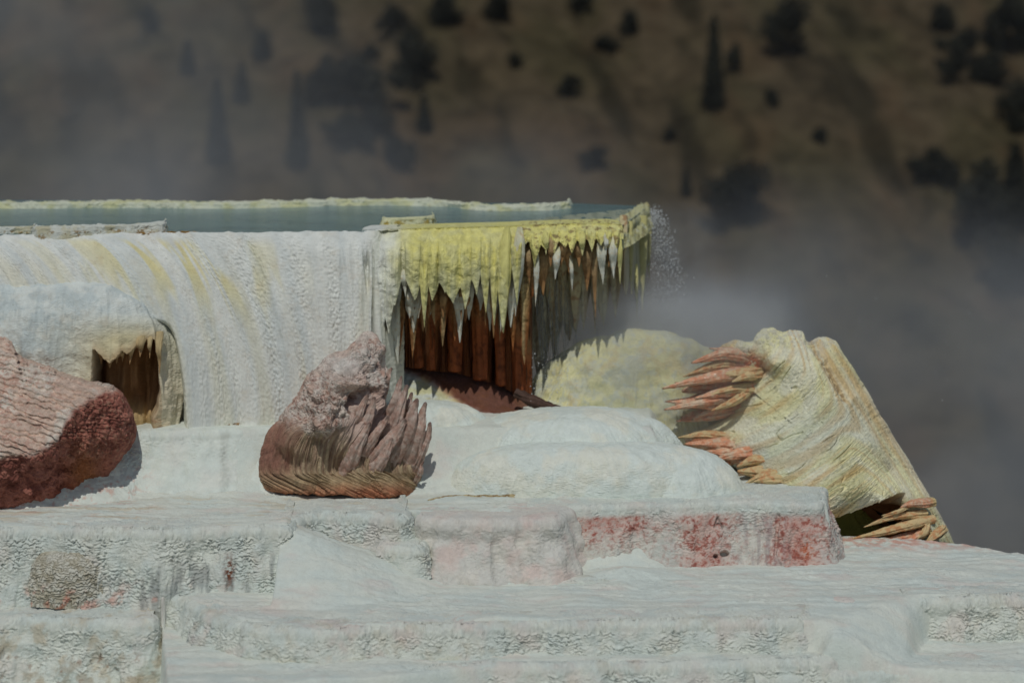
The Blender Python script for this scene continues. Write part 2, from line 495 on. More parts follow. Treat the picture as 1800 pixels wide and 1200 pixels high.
col = mixc(WHITE*0.97, COOL, sst(-.3, .5, fbm(GX/0.9, GY/0.5, 1, 4)))
strip = sst(.0, .6, fbm(GX/1.1+3, GY/0.28, 7, 5, .65))
col = mixc(col, TAN*1.1, 0.45*strip*sst(860, 880, py)*(1-sst(916, 935, py))*(1-sst(600, 800, px)*.6))
col = mixc(col, SALMON, 0.55*sst(.1, .7, fbm(GX/0.5, GY/0.2, 3, 4))*sst(858, 875, py)*(1-sst(890, 915, py))*(1-sst(150, 330, px)))
col = mixc(col, PINK, 0.3*sst(.15, .8, fbm(GX/0.8+9, GY/0.4, 13, 4)))
col = mixc(col, SALMON*1.1, 0.7*sst(1440, 1480, px)*(1-sst(950, 975, py))*sst(-.4, .3, fbm(GX/0.2, GY/0.2, 5, 4)))
col = mixc(col, SALMON, 0.2*sst(1035, 1060, py)*(1-sst(1075, 1100, py))*(1-sst(220, 420, px)*.6)*(1-sst(500, 620, px)))
tag(grid_obj("ground", Pm, col, M_WHITE), kind="structure")

# ================================================================== TERRACE BLOCKS
def base_white(px, py, V, Pm, te, pinkness=0.3, tanness=0.2):
    c = mixc(WHITE+0*Pm, COOL, sst(-.3, .4, n3(Pm, 0.5)))
    c = mixc(c, PINK, pinkness*sst(0, .8, n3(Pm, 0.6, 5)))
    c = mixc(c, TAN, tanness*sst(.1, .8, n3(Pm, 0.35, 9)))
    c = mixc(c, A(176, 178, 172), 0.35*sst(.3, -.4, te))       # greyer in the grooves between the tiny rims
    return c
# --- upper left block
def cD(px, py, V, Pm, te):
    c = base_white(px, py, V, Pm, te, .25, .1)
    grey = sst(-.1, .6, fbm(Pm[..., 0]/0.16, Pm[..., 1]/.3, Pm[..., 2]/1.2, 4))*sst(.15, .5, V)*sst(150, 260, px)
    c = mixc(c, A(138, 142, 140), .6*grey)
    c = mixc(c, SALMON*1.1, .6*sst(.0, .6, n3(Pm, .4, 2))*sst(1010, 1060, py))
    sp = np.exp(-(((px-403)/9)**2+((py-1003)/26)**2)); c = mixc(c, A(120, 70, 45), np.clip(sp*1.2, 0, 1)*sst(-.4, .2, n3(Pm, .05)))
    return c
def ragD(px): return ZB-1.13-0.10*np.sin(px/23)-.12*np.sin(px/57)
o = terrace("travertine_block", [(-140, 930), (60, 928), (250, 932), (380, 928), (470, 926), (508, 924), (522, 918), (526, 905), (520, 893)], ZB,
        [(-200, ZC-.2), (180, ZC-.24), (300, ZC-.35), (380, ZC-.25), (470, ZC-.05), (540, ZC+.05)], 0.9, M_WHITE, cD, slope=.10, terr=.030, lam=.058, flute=.12, fscale=.22, lump=.07, seed=1.0,
        terrfn=lambda S, T, V, p: 1.0+0*S)
tag(o, "wide grey-white terrace block with dark ribbed streaks on its face, below the red boulder", "travertine block", "stepped travertine blocks of the lower terraces")
# --- small scaly lump in front of it
def lump(name, px, py, z0, a, b, h, colfn, mat, p=2.6, label="", cat="", terr=0.03, lam=.05, seed=0.0, flute=.03, group=None, fsc=.22, nth=700, nr=260, foot=0.0, big=.02, top=None, pw=None, parent=None, peb=.006):
    c = PZ(px, py, z0)
    th = np.linspace(0, 2*math.pi, nth, endpoint=False)[None]; r = np.linspace(0.001, 1, nr)[:, None]
    rad = 1+0.10*perlin(np.cos(th)*1.3+seed, np.sin(th)*1.3, seed)+.05*perlin(np.cos(th)*4+seed, np.sin(th)*4, seed)
    # arc-length like spacing: parametrise by angle of a superellipse
    ph = r*math.pi/2
    rr = np.sin(ph)**(2/p); zz = np.cos(ph)**(2/(pw or p))
    X = c[0]+a*rr*rad*np.cos(th); Y = c[1]+b*rr*rad*np.sin(th)
    Z = z0 - foot + (h+foot)*zz + 0*th
    Pm = np.stack(np.broadcast_arrays(X, Y, Z), -1)
    N3 = gnormals(Pm, True)
    if N3[nr//3, :, 2].mean() < 0: N3 = -N3
    S = th*max(a, b) + 0*r; T = Z+0*th
    face = sst(.25, .7, r)*np.ones_like(th)
    te = terracette(S, T+0.0, lam, seed)-.45
    d = terr*te*face + flute*(ridged(S/fsc+.5*perlin(S/.5, r*2, 3), r*1.2+seed, seed)-.6)*sst(.15, .8, r) + peb*perlin(X/.04, Y/.04, Z/.03) + (big*.7*fbm(X/.9, Y/.9, Z/.7+seed, 3) if big > .05 else 0) + .02*fbm(X/.3, Y/.3, Z/.3+seed, 3)
    Pm = Pm + N3*d[..., None]; Pm[0] = Pm[0].mean(0)
    pxx, pyy = to_px(Pm[..., 0], Pm[..., 1], Pm[..., 2])
    col = colfn(pxx, pyy, r*np.ones_like(th), Pm, te)
    o = grid_obj(name, Pm, col, mat, parent, wrap=True, flip=False)
    tag(o, label or None, cat or None, group)
    return o
def cLump(px, py, V, Pm, te):
    c = mixc(A(216, 214, 200)+0*Pm, A(192, 186, 166), sst(-.3, .5, n3(Pm, .15)))
    c = mixc(c, A(110, 104, 86), .6*sst(.25, -.4, te))
    return mixc(c, SALMON, .8*sst(.1, .7, n3(Pm, .2, 4))*sst(1020, 1050, py))
lump("scaly_mound", 118, 1056, ZC-.19, .68, .42, .80, cLump, M_WHITE, p=3.2, label="small olive-grey scaly knob bulging from the white terrace at lower left", cat="rock mound", terr=.022, lam=.052, seed=3.0, flute=.02)
# --- lowest left block
def cE(px, py, V, Pm, te):
    c = base_white(px, py, V, Pm, te, .25, .55)
    c = mixc(c, A(160, 146, 120), .55*sst(.0, .6, n3(Pm, .28, 3))*sst(.1, .3, V))
    return mixc(c, A(150, 110, 84), .5*sst(.45, .8, n3(Pm, .12, 6))*sst(.2, .4, V))
o = terrace("travertine_block", [(-140, 1092), (60, 1088), (180, 1090), (262, 1088), (286, 1078), (290, 1062), (286, 1045)], ZC-.2, -6.6, .9, M_WHITE, cE, slope=.10, terr=.020, lam=.07, flute=.08, fscale=.4, lump=.10, seed=2.3, topn=.02)
tag(o, "lowest tan-stained crumbly terrace block in the bottom left corner", "travertine block", "stepped travertine blocks of the lower terraces")
# --- middle blocks
def cM1(px, py, V, Pm, te):
    return base_white(px, py, V, Pm, te, .35, .2)
o = terrace("travertine_block", [(520, 912), (560, 903), (640, 904), (700, 908), (722, 903), (728, 890), (722, 880)], ZB+.02, ZC-.05, 1.0, M_WHITE, cM1, slope=.16, terr=.028, lam=.05, flute=.03, lump=.05, seed=4.1)
tag(o, "grey scaly terrace block half covered by a smooth white fan, below the spiky boulder", "travertine block", "stepped travertine blocks of the lower terraces")
o = terrace("travertine_block", [(660, 958), (700, 962), (745, 960), (762, 950), (764, 930)], ZB-.36, ZC-.05, .6, M_WHITE, cM1, slope=.10, terr=.025, lam=.045, flute=.02, lump=.04, seed=5.1)
tag(o, "low narrow scaly step at the foot of the grey block beside the white fan", "travertine block", "stepped travertine blocks of the lower terraces")
def cM2(px, py, V, Pm, te):
    c = base_white(px, py, V, Pm, te, .7, .05)
    return mixc(c, PINK*1.0, .3)
o = terrace("travertine_block", [(728, 905), (780, 914), (860, 915), (950, 912), (985, 910), (1002, 902), (1006, 890), (1000, 878)], ZB, ZC-.04, 1.0, M_WHITE, cM2, slope=.13, terr=.008, lam=.08, flute=.03, fscale=.5, lump=.10, seed=6.7)
tag(o, "smooth pale pink knobbly terrace block in the middle of the picture", "travertine block", "stepped travertine blocks of the lower terraces")
# --- red stained block with the carved letter
def cR(px, py, V, Pm, te):
    c = base_white(px, py, V, Pm, te, .3, .05)
    rn = n3(Pm, .16, 2, 5, .65); rb = n3(Pm, .6, 7)
    f = sst(.04, .16, V)
    red = .22+(np.exp(-((px-1060)/85)**2)*sst(975, 915, py) + np.exp(-((px-1240)/42)**2)*.9 + np.exp(-((px-1405)/50)**2)*1.1 + .35*sst(905, 890, py))
    rf = n3(Pm, .055, 12, 4, .7)
    m = np.clip(f*red*(.50+.50*sst(-.6, .6, .8*rn+.3*rb+.6*rf)), 0, .9)
    c = mixc(c, A(204, 150, 136), m*.95)
    c = mixc(c, A(158, 84, 70), np.clip(m*1.1*sst(.0, .8, .8*rn+.6*rf), 0, .85))
    lt = np.maximum.reduce([seg(px, py, (1261.5, 909), (1255, 926), 1.4), seg(px, py, (1261.5, 909), (1270, 928), 1.4), seg(px, py, (1258, 920), (1268, 920), 1.1)])
    c = mixc(c, A(96, 84, 78), np.clip(lt, 0, 1)*.6)
    c = mixc(c, A(158, 146, 146), .55*f*np.exp(-((px-1345)/45)**2)*sst(-.2, .5, fbm(Pm[..., 0]/.07, Pm[..., 1], Pm[..., 2]/.5, 3)))
    org = np.exp(-(((px-1418)/12)**2+((py-965)/16)**2)); c = mixc(c, A(190, 96, 50), np.clip(org*1.2, 0, .8)*sst(-.3, .5, rf))
    return c
def seg(px, py, a, b, w_):
    ax, ay = a; bx, by = b
    t = np.clip(((px-ax)*(bx-ax)+(py-ay)*(by-ay))/((bx-ax)**2+(by-ay)**2), 0, 1)
    d = np.hypot(px-(ax+t*(bx-ax)), py-(ay+t*(by-ay)))
    return np.exp(-(d/w_)**2)
def dentR(px, py, V):
    # carved letter A and two small holes at the foot
    g = np.maximum.reduce([seg(px, py, (1261.5, 909), (1255, 926), 1.7), seg(px, py, (1261.5, 909), (1270, 928), 1.7), seg(px, py, (1258, 920), (1268, 920), 1.0)])
    h = np.exp(-(((px-1269)/7)**2+((py-973)/4.5)**2)**2)+np.exp(-(((px-1253)/4)**2+((py-977)/3.5)**2)**2)
    cut = seg(px, py, (1368, 905), (1364, 975), 2.5)*.5
    return -.05*g - .16*np.clip(h, 0, 1) - .10*cut
o = terrace("red_stained_block", [(930, 893), (990, 890), (1080, 887), (1180, 886), (1300, 882), (1380, 884), (1430, 886), (1450, 879), (1457, 866), (1450, 852), (1445, 843)], ZB+.02,
        [(900, ZC-.02), (1465, ZC-.02)], 1.45, M_WHITE, cR, slope=.10, terr=.016, lam=.05, flute=.10, fscale=.5, lump=.05, seed=8.2, dent=dentR, R0=.10, ds=.0125)
tag(o, "long white terrace block with red stains and a carved letter A on its face", "travertine block", "stepped travertine blocks of the lower terraces")
# --- thin step in the centre
o = terrace("travertine_block", [(755, 1020), (900, 1022), (1050, 1022), (1125, 1018), (1138, 1010), (1132, 1000)], ZC+.03, ZC-.16, .35, M_WHITE, cM1, slope=.2, terr=.02, lam=.05, flute=.02, lump=.04, seed=9.4, R0=.03)
tag(o, "very low long ledge of white travertine under the pink block", "travertine block", "stepped travertine blocks of the lower terraces")
# --- row c
def cC1(px, py, V, Pm, te):
    c = base_white(px, py, V, Pm, te, .5, .25)
    t = sst(.0, .6, n3(Pm, .5, 8))*(np.exp(-((px-720)/70)**2)+np.exp(-((px-850)/60)**2)+.3*(px < 640))
    return mixc(c, A(196, 184, 140), np.clip(t, 0, 1)*.7*sst(.1, .3, V))
o = terrace("travertine_block", [(296, 1040), (318, 1052), (360, 1078), (420, 1098), (520, 1108), (640, 1104), (760, 1100), (850, 1098), (885, 1094)], ZC, -6.6, .6, M_WHITE, cC1, slope=.28, terr=.022, lam=.05, flute=.03, fscale=.5, lump=.08, seed=10.9)
tag(o, "broad tan-tinged terrace face along the bottom edge, left of centre", "travertine block", "stepped travertine blocks of the lower terraces")
o = terrace("travertine_block", [(840, 1096), (950, 1094), (1100, 1092), (1250, 1091), (1380, 1090), (1424, 1086), (1434, 1076), (1430, 1064)], ZC, ZD-.1, .6, M_WHITE, cM1, slope=.10, terr=.027, lam=.05, flute=.03, lump=.05, seed=12.2)
tag(o, "low terrace block with rows of fine scales, right of bottom centre", "travertine block", "stepped travertine blocks of the lower terraces")
o = terrace("travertine_block", [(1588, 1052), (1612, 1054), (1680, 1050), (1800, 1048), (1960, 1046)], ZC, ZD-.35, .6, M_WHITE, cM1, slope=.16, terr=.030, lam=.055, flute=.05, lump=.09, seed=13.8)
tag(o, "scaly white terrace block at the right edge of the lower terraces", "travertine block", "stepped travertine blocks of the lower terraces")
# --- row d
o = terrace("travertine_block", [(700, 1180), (860, 1168), (1000, 1166), (1200, 1164), (1400, 1158), (1462, 1152), (1476, 1142), (1470, 1130)], ZD, -6.7, .6, M_WHITE, cM1, slope=.16, terr=.024, lam=.045, flute=.04, lump=.06, seed=14.5)
tag(o, "finely scaled white terrace face along the bottom edge, right of centre", "travertine block", "stepped travertine blocks of the lower terraces")
o = terrace("travertine_block", [(1330, 1190), (1500, 1180), (1650, 1176), (1800, 1172), (1960, 1170)], ZD-.2, -6.8, .6, M_WHITE, cM1, slope=.2, terr=.022, lam=.05, flute=.04, lump=.07, seed=15.5)
tag(o, "lowest white terrace face in the bottom right corner", "travertine block", "stepped travertine blocks of the lower terraces")
def cK(px, py, V, Pm, te): return mixc(base_white(px, py, V, Pm, te, .5, .1), PINK*1.05, .4)
lump("scaly_mound", 1482, 1102, ZD+.02, .36, .26, .46, cK, M_WHITE, p=3, label="pale pink knob between two low terrace blocks at lower right", cat="rock mound", terr=.008, seed=5.5, flute=.03)

# ================================================================== STEP UNDER THE WALL
def cA(px, py, V, Pm, te):
    c = base_white(px, py, V, Pm, te, .25, .05)
    c = mixc(c, COOL, .5)
    return mixc(c, SALMON, .5*sst(.1, .6, n3(Pm, .12, 5))*(1-sst(200, 300, px))*sst(780, 830, py))
o = terrace("travertine_step", [(-60, 778), (60, 774), (150, 770), (190, 764), (240, 759), (330, 757), (420, 755), (520, 753), (640, 753)], -3.25, -4.25, 1.5, M_SMOOTH, cA, slope=.55, terr=.018, lam=.045, flute=.02, lump=.05, seed=16.4, topn=.006,
    terrfn=lambda S, T, V, p: .2+.8*sst(.75, .35, V)*sst(500, 200, p))
tag(o, "smooth white step between the red boulder and the spiky boulder", "travertine step")

# ================================================================== FLOWSTONE WALL
NU, NV = 1150, 330
xt_px = np.linspace(-150, 700, NU)
xb_px = np.interp(xt_px, [-150, -100, 100, 200, 290, 335, 450, 560, 650, 700], [10, 60, 262, 345, 412, 458, 534, 590, 652, 697])
y0_px = np.interp(xt_px, [-150, 0, 300, 450, 650, 700], [413, 413, 409, 408, 406, 405])
L0 = PZ(xt_px, y0_px, 0.0)
out = np.interp(xt_px, [-150, 100, 200, 300, 450, 560, 700], [.62, .60, .55, .42, .42, .40, .36])
pw = np.interp(xt_px, [-150, 200, 450, 700], [2.2, 2.4, 2.8, 5.0])
v = np.linspace(0, 1, NV)[:, None]
H = 3.33
xt = L0[:, 0][None]; xb = ((xb_px-900)/100*.985)[None]
X = xt + (xb-xt)*(1-(1-v)**1.9)
v2 = v
Y = L0[:, 1][None] - out[None]*(1-(1-v2)**pw[None]) - .10*v
Y = Y + 1.7*sst(.57, .68, v)*sst(338, 300, xb_px)[None]
Zl = -H*(v**(1.15))*np.ones_like(X)
leftness = sst(420, 100, xt_px)[None]
Y = Y + .9*sst(656, 700, xb_px)[None]**1.5
Zl = Zl*(1-leftness) + leftness*(-H*(v**1.9*.75+.25*v))
back = np.stack([np.broadcast_to(xt, (8, NU)), L0[:, 1][None]+np.linspace(.6, .02, 8)[:, None], np.interp(np.linspace(.6, .02, 8), [0, .12, .6], [0, -.01, -.5])[:, None]*np.ones_like(xt)], -1)
Pm = np.concatenate([back, np.stack([X, Y, Zl], -1)], 0)
V = np.concatenate([np.zeros(8), v[:, 0]])[:, None]
N3 = gnormals(Pm); N3 = -N3 if N3[-1, 700, 1] > 0 else N3
U = (xb_px/100)[None]*np.ones_like(V); U = U + .06*perlin(U/.7, V*1.3, 77) + .03*perlin(U/.3, V*2.5, 78)
n_a = perlin(U/.30, V*.8, 1)*.6+perlin(U/.13, V*1.2, 2)*.4
flutes = (1-2*np.abs(perlin(U/.24, V*1.0, 5)))*.034 + (1-2*np.abs(perlin(U/.085, V*2.2, 8)))*.012
big = .05*perlin(U/.9, V*1.4, 3)
am = sst(0, .16, V)*(.35+.65*sst(150, 560, xt_px)[None]) * (1+.7*sst(560, 650, xt_px)[None])
deep = -.16*np.exp(-((perlin(U/.20, V*.7, 12))/.06)**2)*sst(600, 640, xt_px)[None]*sst(.08, .25, V)
pebm = sst(-.35, .45, perlin(U/.24, V*1.2, 21))*(.4+.6*sst(100, 300, xt_px)[None])
peb = .014*pebm*perlin(U/.030, V*46, 3)+.010*perlin(U/.042, V*70, 9)*(.5+.8*pebm)+.006*perlin(U/.06, V*18, 4)
d = flutes*am + big*am + deep + peb*sst(0, .05, V) + .010*fbm(U/.3, V*2, 6, 3)
rimn = .02*fbm(U/.12, U*0, 4, 4)*(V < .03)
Pm = Pm + N3*d[..., None]; Pm[..., 2] += rimn
px, py = to_px(Pm[..., 0], Pm[..., 1], Pm[..., 2])
c = mixc(A(230, 232, 224)+0*Pm, A(214, 220, 216), sst(-.3, .4, n_a))
c = mixc(c, A(226, 222, 196), .5*sst(-.1, .5, perlin(U/.35+4, V*.9, 14)+.35*perlin(U/.1, V*2, 15))*sst(.1, .4, V))
ys = sst(.05, .55, perlin(U/.32+1, V*2.1, 31)+.5*perlin(U/.09, V*4, 32)+.15)*sst(0.03, .12, V)*sst(.62, .25, V)*np.interp(xt_px, [-100, 60, 180, 330, 430, 520], [0, .35, 1, 1, .5, .0])[None]
c = mixc(c, A(226, 212, 134), np.clip(ys, 0, 1)*.7)
c = mixc(c, A(178, 186, 178), .4*sst(.1, .8, -flutes/.05)*am)
c = mixc(c, A(226, 222, 150), .55*sst(640, 700, xt_px)[None]*sst(.6, .05, V))
tag(grid_obj("flowstone_wall", Pm, c, M_FLOW), "tall white fluted flowstone wall with faint yellow streaks under the pool", "rock wall")

# ================================================================== CAVE MOUND (front relief with a hollow)
NU, NV = 820, 520
pu = np.linspace(-150, 1, NU); 
u = np.linspace(0, 1, NU)[None]; v = np.linspace(0, 1, NV)[:, None]
# plan: right end turns back towards the wall
ang = np.clip((u-.62)/.38, 0, 1)*math.radians(100)
xw = -10.5+ (u/.62)*3.42*np.ones_like(u); xr = -10.5+3.42
X0 = np.where(u < .62, xw, xr + 1.48*np.sin(ang)); Y0 = np.where(u < .62, -1.56, -1.56+1.33*(1-np.cos(ang)))
nx = np.where(u < .62, 0, np.sin(ang)); ny = -np.where(u < .62, 1, np.cos(ang))
prof_out = np.interp(v, [0, .10, .25, .4, .55, .8, 1.0], [-1.25, -.75, -.28, -.03, 0.08, -.06, -.10])
prof_z = np.interp(v, [0, .10, .25, .4, .55, .8, 1.0], [-.74, -.77, -.98, -1.38, -1.9, -2.7, -3.30])
k = np.ones(31)/31
def smooth_v(a):
    p = np.pad(a[:, 0], (15, 15), mode='reflect', reflect_type='odd'); return np.convolve(p, k, 'valid')[:, None]
prof_out, prof_z = smooth_v(prof_out), smooth_v(prof_z)
po = prof_out*np.where(u > .70, 1-.35*sst(.7, 1, u), 1)
X = X0+nx*po; Y = Y0+ny*po; ztop = -.60-1.69*np.clip((u-.55)/.45, 0, 1)**2.3 + .04*perlin(u*9, 0*u, 1)
Z = ztop + (prof_z+.74)*(ztop+3.3)/(3.3-.74)
Pm = np.stack([X, Y, Z], -1)
N3 = gnormals(Pm); N3 = -N3 if N3[NV//2, NU//3, 1] > 0 else N3
px, py = to_px(X, Y, Z)
S = np.broadcast_to(u*5.2, X.shape); T = Z
fl = .065*(1-2*np.abs(perlin(S/.38, T*.4, 41)))*sst(.2, .5, v) + .16*perlin(S/.62, T*.8, 42)*sst(.15, .6, v)+.012*(1-2*np.abs(perlin(S/.1, T*.9, 44)))*sst(.15, .35, v)
w3 = worley(S/.17, T/.26, 1.5); kn = .05*(.8-w3)*sst(640, 690, py)*sst(240, 290, px)
te = .006*(terracette(S, T, .04, 2)-.45)*sst(.15, .3, v)
d = fl+kn+te+.02*fbm(S/.2, T/.2, 7, 3)
Pm = Pm+N3*d[..., None]
# hollow: an arch whose upper edge hangs down in drips
edge = np.interp(px, [158, 163, 172, 182, 192, 205, 214, 222, 232, 240, 248, 256, 264, 272, 277, 282], [760, 612, 618, 628, 636, 626, 616, 622, 616, 606, 600, 598, 597, 600, 640, 760])
mask = sst(0, 6, py-edge-2*perlin(px/5, px*0, 3))*sst(157, 168, px+.12*(py-640)+5*perlin(py/18, py*0, 9))*sst(284, 268, px+.12*(py-640)+4*perlin(py/25, py*0, 4))
mask = mask*(1-.0*py)
dep = mask*(.80+.10*perlin(S/.2, T/1.5, 51)) * (1-.35*sst(700, 750, py))
inner_ax = .10*(1-2*np.abs(perlin(S/.18, T*.5, 55)))*mask
Pm[..., 1] += dep + inner_ax
c = mixc(A(218, 224, 218)+0*Pm, A(200, 210, 208), sst(-.3, .5, n3(Pm, .3)))
wrm = np.exp(-((px-225)/95)**2)*sst(540, 610, py)
c = mixc(c, A(216, 204, 162), np.clip(wrm*1.1, 0, .9))
c = mixc(c, A(230, 218, 190), np.clip(np.exp(-((px-290)/45)**2)*sst(600, 680, py), 0, 1)*.7)
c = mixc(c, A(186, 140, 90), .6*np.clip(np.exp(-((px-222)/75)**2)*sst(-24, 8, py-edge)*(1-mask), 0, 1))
c = mixc(c, A(168, 108, 62), .6*sst(-.1, .6, n3(Pm, .14, 3))*sst(700, 750, py)*np.exp(-((px-285)/60)**2))
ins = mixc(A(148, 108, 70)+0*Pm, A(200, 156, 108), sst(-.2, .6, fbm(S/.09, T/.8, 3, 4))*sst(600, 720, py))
ins = mixc(ins, A(60, 34, 22), sst(.6, -.2, (px-165)/100.)*sst(760, 640, py)*.8)  # shade in the hollow's upper left put into the colour
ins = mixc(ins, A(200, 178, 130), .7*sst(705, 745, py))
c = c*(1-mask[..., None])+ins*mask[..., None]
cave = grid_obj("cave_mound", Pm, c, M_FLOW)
tag(cave, "rounded white flowstone mound with a drip-edged brown hollow, its shade painted in, left of the wall", "rock mound")
# drips on the hollow's edge
def stal(parent, name, tip, top, wpx, d, cfun, mat, seed, sq=.7, flute=.2, profile=None, bend=0.0, label=None):
    a, b = P(top[0], top[1], d), P(tip[0], tip[1], d)
    W = wpx*d/FP/2
    m1 = a*.66+b*.34; a = a+np.array([0, .16, .04]); m2 = a*.33+b*.67
    m1[0] += bend*W; m2[0] += bend*W*.6
    prof = profile or [1.0, .98, .86, .66, .42, .2, .03]
    me = spike_mesh(name, [a, m1, m2, b], [W*k for k in prof], cfun, seed, sq, flute, nrow=70, nseg=36)
    o = link(name, me, mat, parent)
    if label: o['label'] = label
    return o
def c_cavedrip(t, Pm): return mixc(A(200, 180, 136)+0*Pm, A(150, 104, 60), sst(.2, 1, t)*.7)
for (tx_, ty_, bx_, by_, wd) in [(193, 647, 190, 610, 26), (215, 636, 213, 612, 13), (228, 640, 230, 600, 16), (246, 628, 247, 590, 20), (263, 630, 262, 596, 10), (280, 660, 279, 590, 12), (178, 640, 176, 600, 22), (205, 640, 203, 605, 16)]:
    stal(cave, "stalactite", (tx_, ty_), (bx_, by_), wd, CD-1.46, c_cavedrip, M_DRIP, tx_*.37, sq=.8)
# ================================================================== POOL
def zrow(px0, py0, z): return PZ(px0, py0, z)
wy = np.linspace(-.9, 4.9, 60); wx = np.linspace(-11, 2.45, 120)
WX, WY = np.meshgrid(wx, wy)
edge_y = np.interp(WX, [-11, -6, -2.5, 1.9, 2.46], [-.50, -.30, .06, .80, 4.3])     # the near rim runs back on the right
edge_y = edge_y+.02
WYc = edge_y + (WY+.9)/5.8*(np.interp(WX, [-11, 1.3, 2.45], [5.6, 4.9, 4.45])-edge_y)
Pm = np.stack([WX, WYc, -.035+0*WX], -1)
m, nt, bs, N, L = new_mat("pool_water")
tc = N.new("ShaderNodeTexCoord"); n1 = N.new("ShaderNodeTexNoise"); n1.inputs["Scale"].default_value = 1.0; n1.inputs["Detail"].default_value = 6
mp = N.new("ShaderNodeMapping"); mp.inputs["Scale"].default_value = (.5, 1.6, 1); L.new(tc.outputs["Object"], mp.inputs[0]); L.new(mp.outputs[0], n1.inputs["Vector"])
cr = N.new("ShaderNodeValToRGB"); cr.color_ramp.elements[0].position = .35; cr.color_ramp.elements[0].color = (*A(100, 130, 134), 1); cr.color_ramp.elements[1].position = .65; cr.color_ramp.elements[1].color = (*A(116, 146, 146), 1)
L.new(n1.outputs["Fac"], cr.inputs[0]); L.new(cr.outputs[0], bs.inputs["Base Color"])
bs.inputs["Roughness"].default_value = .12; bs.inputs["IOR"].default_value = 1.33
n2 = N.new("ShaderNodeTexNoise"); n2.inputs["Scale"].default_value = 9; n2.inputs["Detail"].default_value = 4; L.new(mp.outputs[0], n2.inputs["Vector"])
b = N.new("ShaderNodeBump"); b.inputs["Strength"].default_value = .35; b.inputs["Distance"].default_value = .04; L.new(n2.outputs["Fac"], b.inputs["Height"]); L.new(b.outputs[0], bs.inputs["Normal"])
M_WATER = m
tag(grid_obj("pool_water", Pm, np.zeros(3)+.3, M_WATER), kind="structure")

def cRim(px, py, V, Pm, te):
    c = mixc(A(214, 218, 196)+0*Pm, A(206, 206, 150), sst(-.2, .5, n3(Pm, .5))*.7)
    return mixc(c, A(120, 104, 72), .7*sst(.25, .6, n3(Pm, .12, 3))*sst(0.05, .3, V))
# far rim of the pool
o = terrace("pool_rim", [(-160, 357), (0, 357), (250, 356), (420, 357), (600, 352), (760, 353), (860, 361), (930, 361), (985, 359), (1003, 354), (1004, 349)], .07, -.3, .35, M_WHITE, cRim, slope=.3, terr=.02, lam=.05, flute=.02, lump=.05, seed=20.2, topn=.03, R0=.04, ds=.02, hmul=.4)
tag(o, "long low pale yellow rim along the far side of the blue pool", "pool rim")
def rim_slab(pts, z, foot, label, name, col, back=.35, seed=0.):
    o = terrace(name, pts, z, foot, back, M_WHITE, col, slope=.02, terr=.01, lam=.05, flute=.03, fscale=.15, lump=.04, seed=seed, R0=.03, topn=.012, ds=.010, hmul=.2)
    tag(o, label, "rock slab"); return o
def cSl(px, py, V, Pm, te):
    c = mixc(A(214, 218, 208)+0*Pm, A(200, 196, 168), sst(-.2, .5, n3(Pm, .3)))
    return mixc(c, A(140, 108, 44), .8*sst(.12, .5, n3(Pm, .09, 3))*sst(0.05, .3, V))
def cBk(px, py, V, Pm, te):
    c = A(216, 216, 176)+0*Pm
    return mixc(c, A(164, 140, 44), .85*sst(-.25, .3, n3(Pm, .10, 3))*sst(0.02, .2, V))
rim_slab([(58, 398), (66, 400), (150, 398), (230, 395), (284, 393), (292, 391), (291, 387)], .13, -.1, "long flat white slab with brown pitted edge lying in the near side of the pool", "rim_slab", cSl, .18, 21.)
rim_slab([(-150, 401), (-20, 401), (30, 399), (54, 399), (62, 397), (61, 394)], .08, -.1, "short thin slab at the left edge of the pool, left of the long white slab", "rim_slab", cSl, .18, 22.)
rim_slab([(671, 381), (674, 384), (700, 383), (740, 382), (760, 380), (763, 377), (761, 374)], .10, -.10, "small isolated block with ochre sides standing in the pool", "rim_slab", cBk, .16, 23.)
# algae strip beside the slab
me_c = mixc(A(120, 84, 30)+np.zeros((12, 120, 3)), A(170, 130, 50), np.random.RandomState(1).rand(12, 120))
xs = np.linspace(240, 345, 120)[None]; ys = np.linspace(0, 1, 12)[:, None]
z_ = -.015+.02*fbm(xs/9, ys*2, 1, 4)*np.ones_like(ys)
pp = PZ(xs+0*ys, 411-1.5*ys*2-0.02*(xs-240)*1.0+1.0*perlin(xs/8, ys, 3), -.01); pp[..., 2] = z_
tag(grid_obj("algae_mat", pp, me_c, M_DRIP), "strip of brown algae along the pool's near rim beside the long slab", "algae mat")

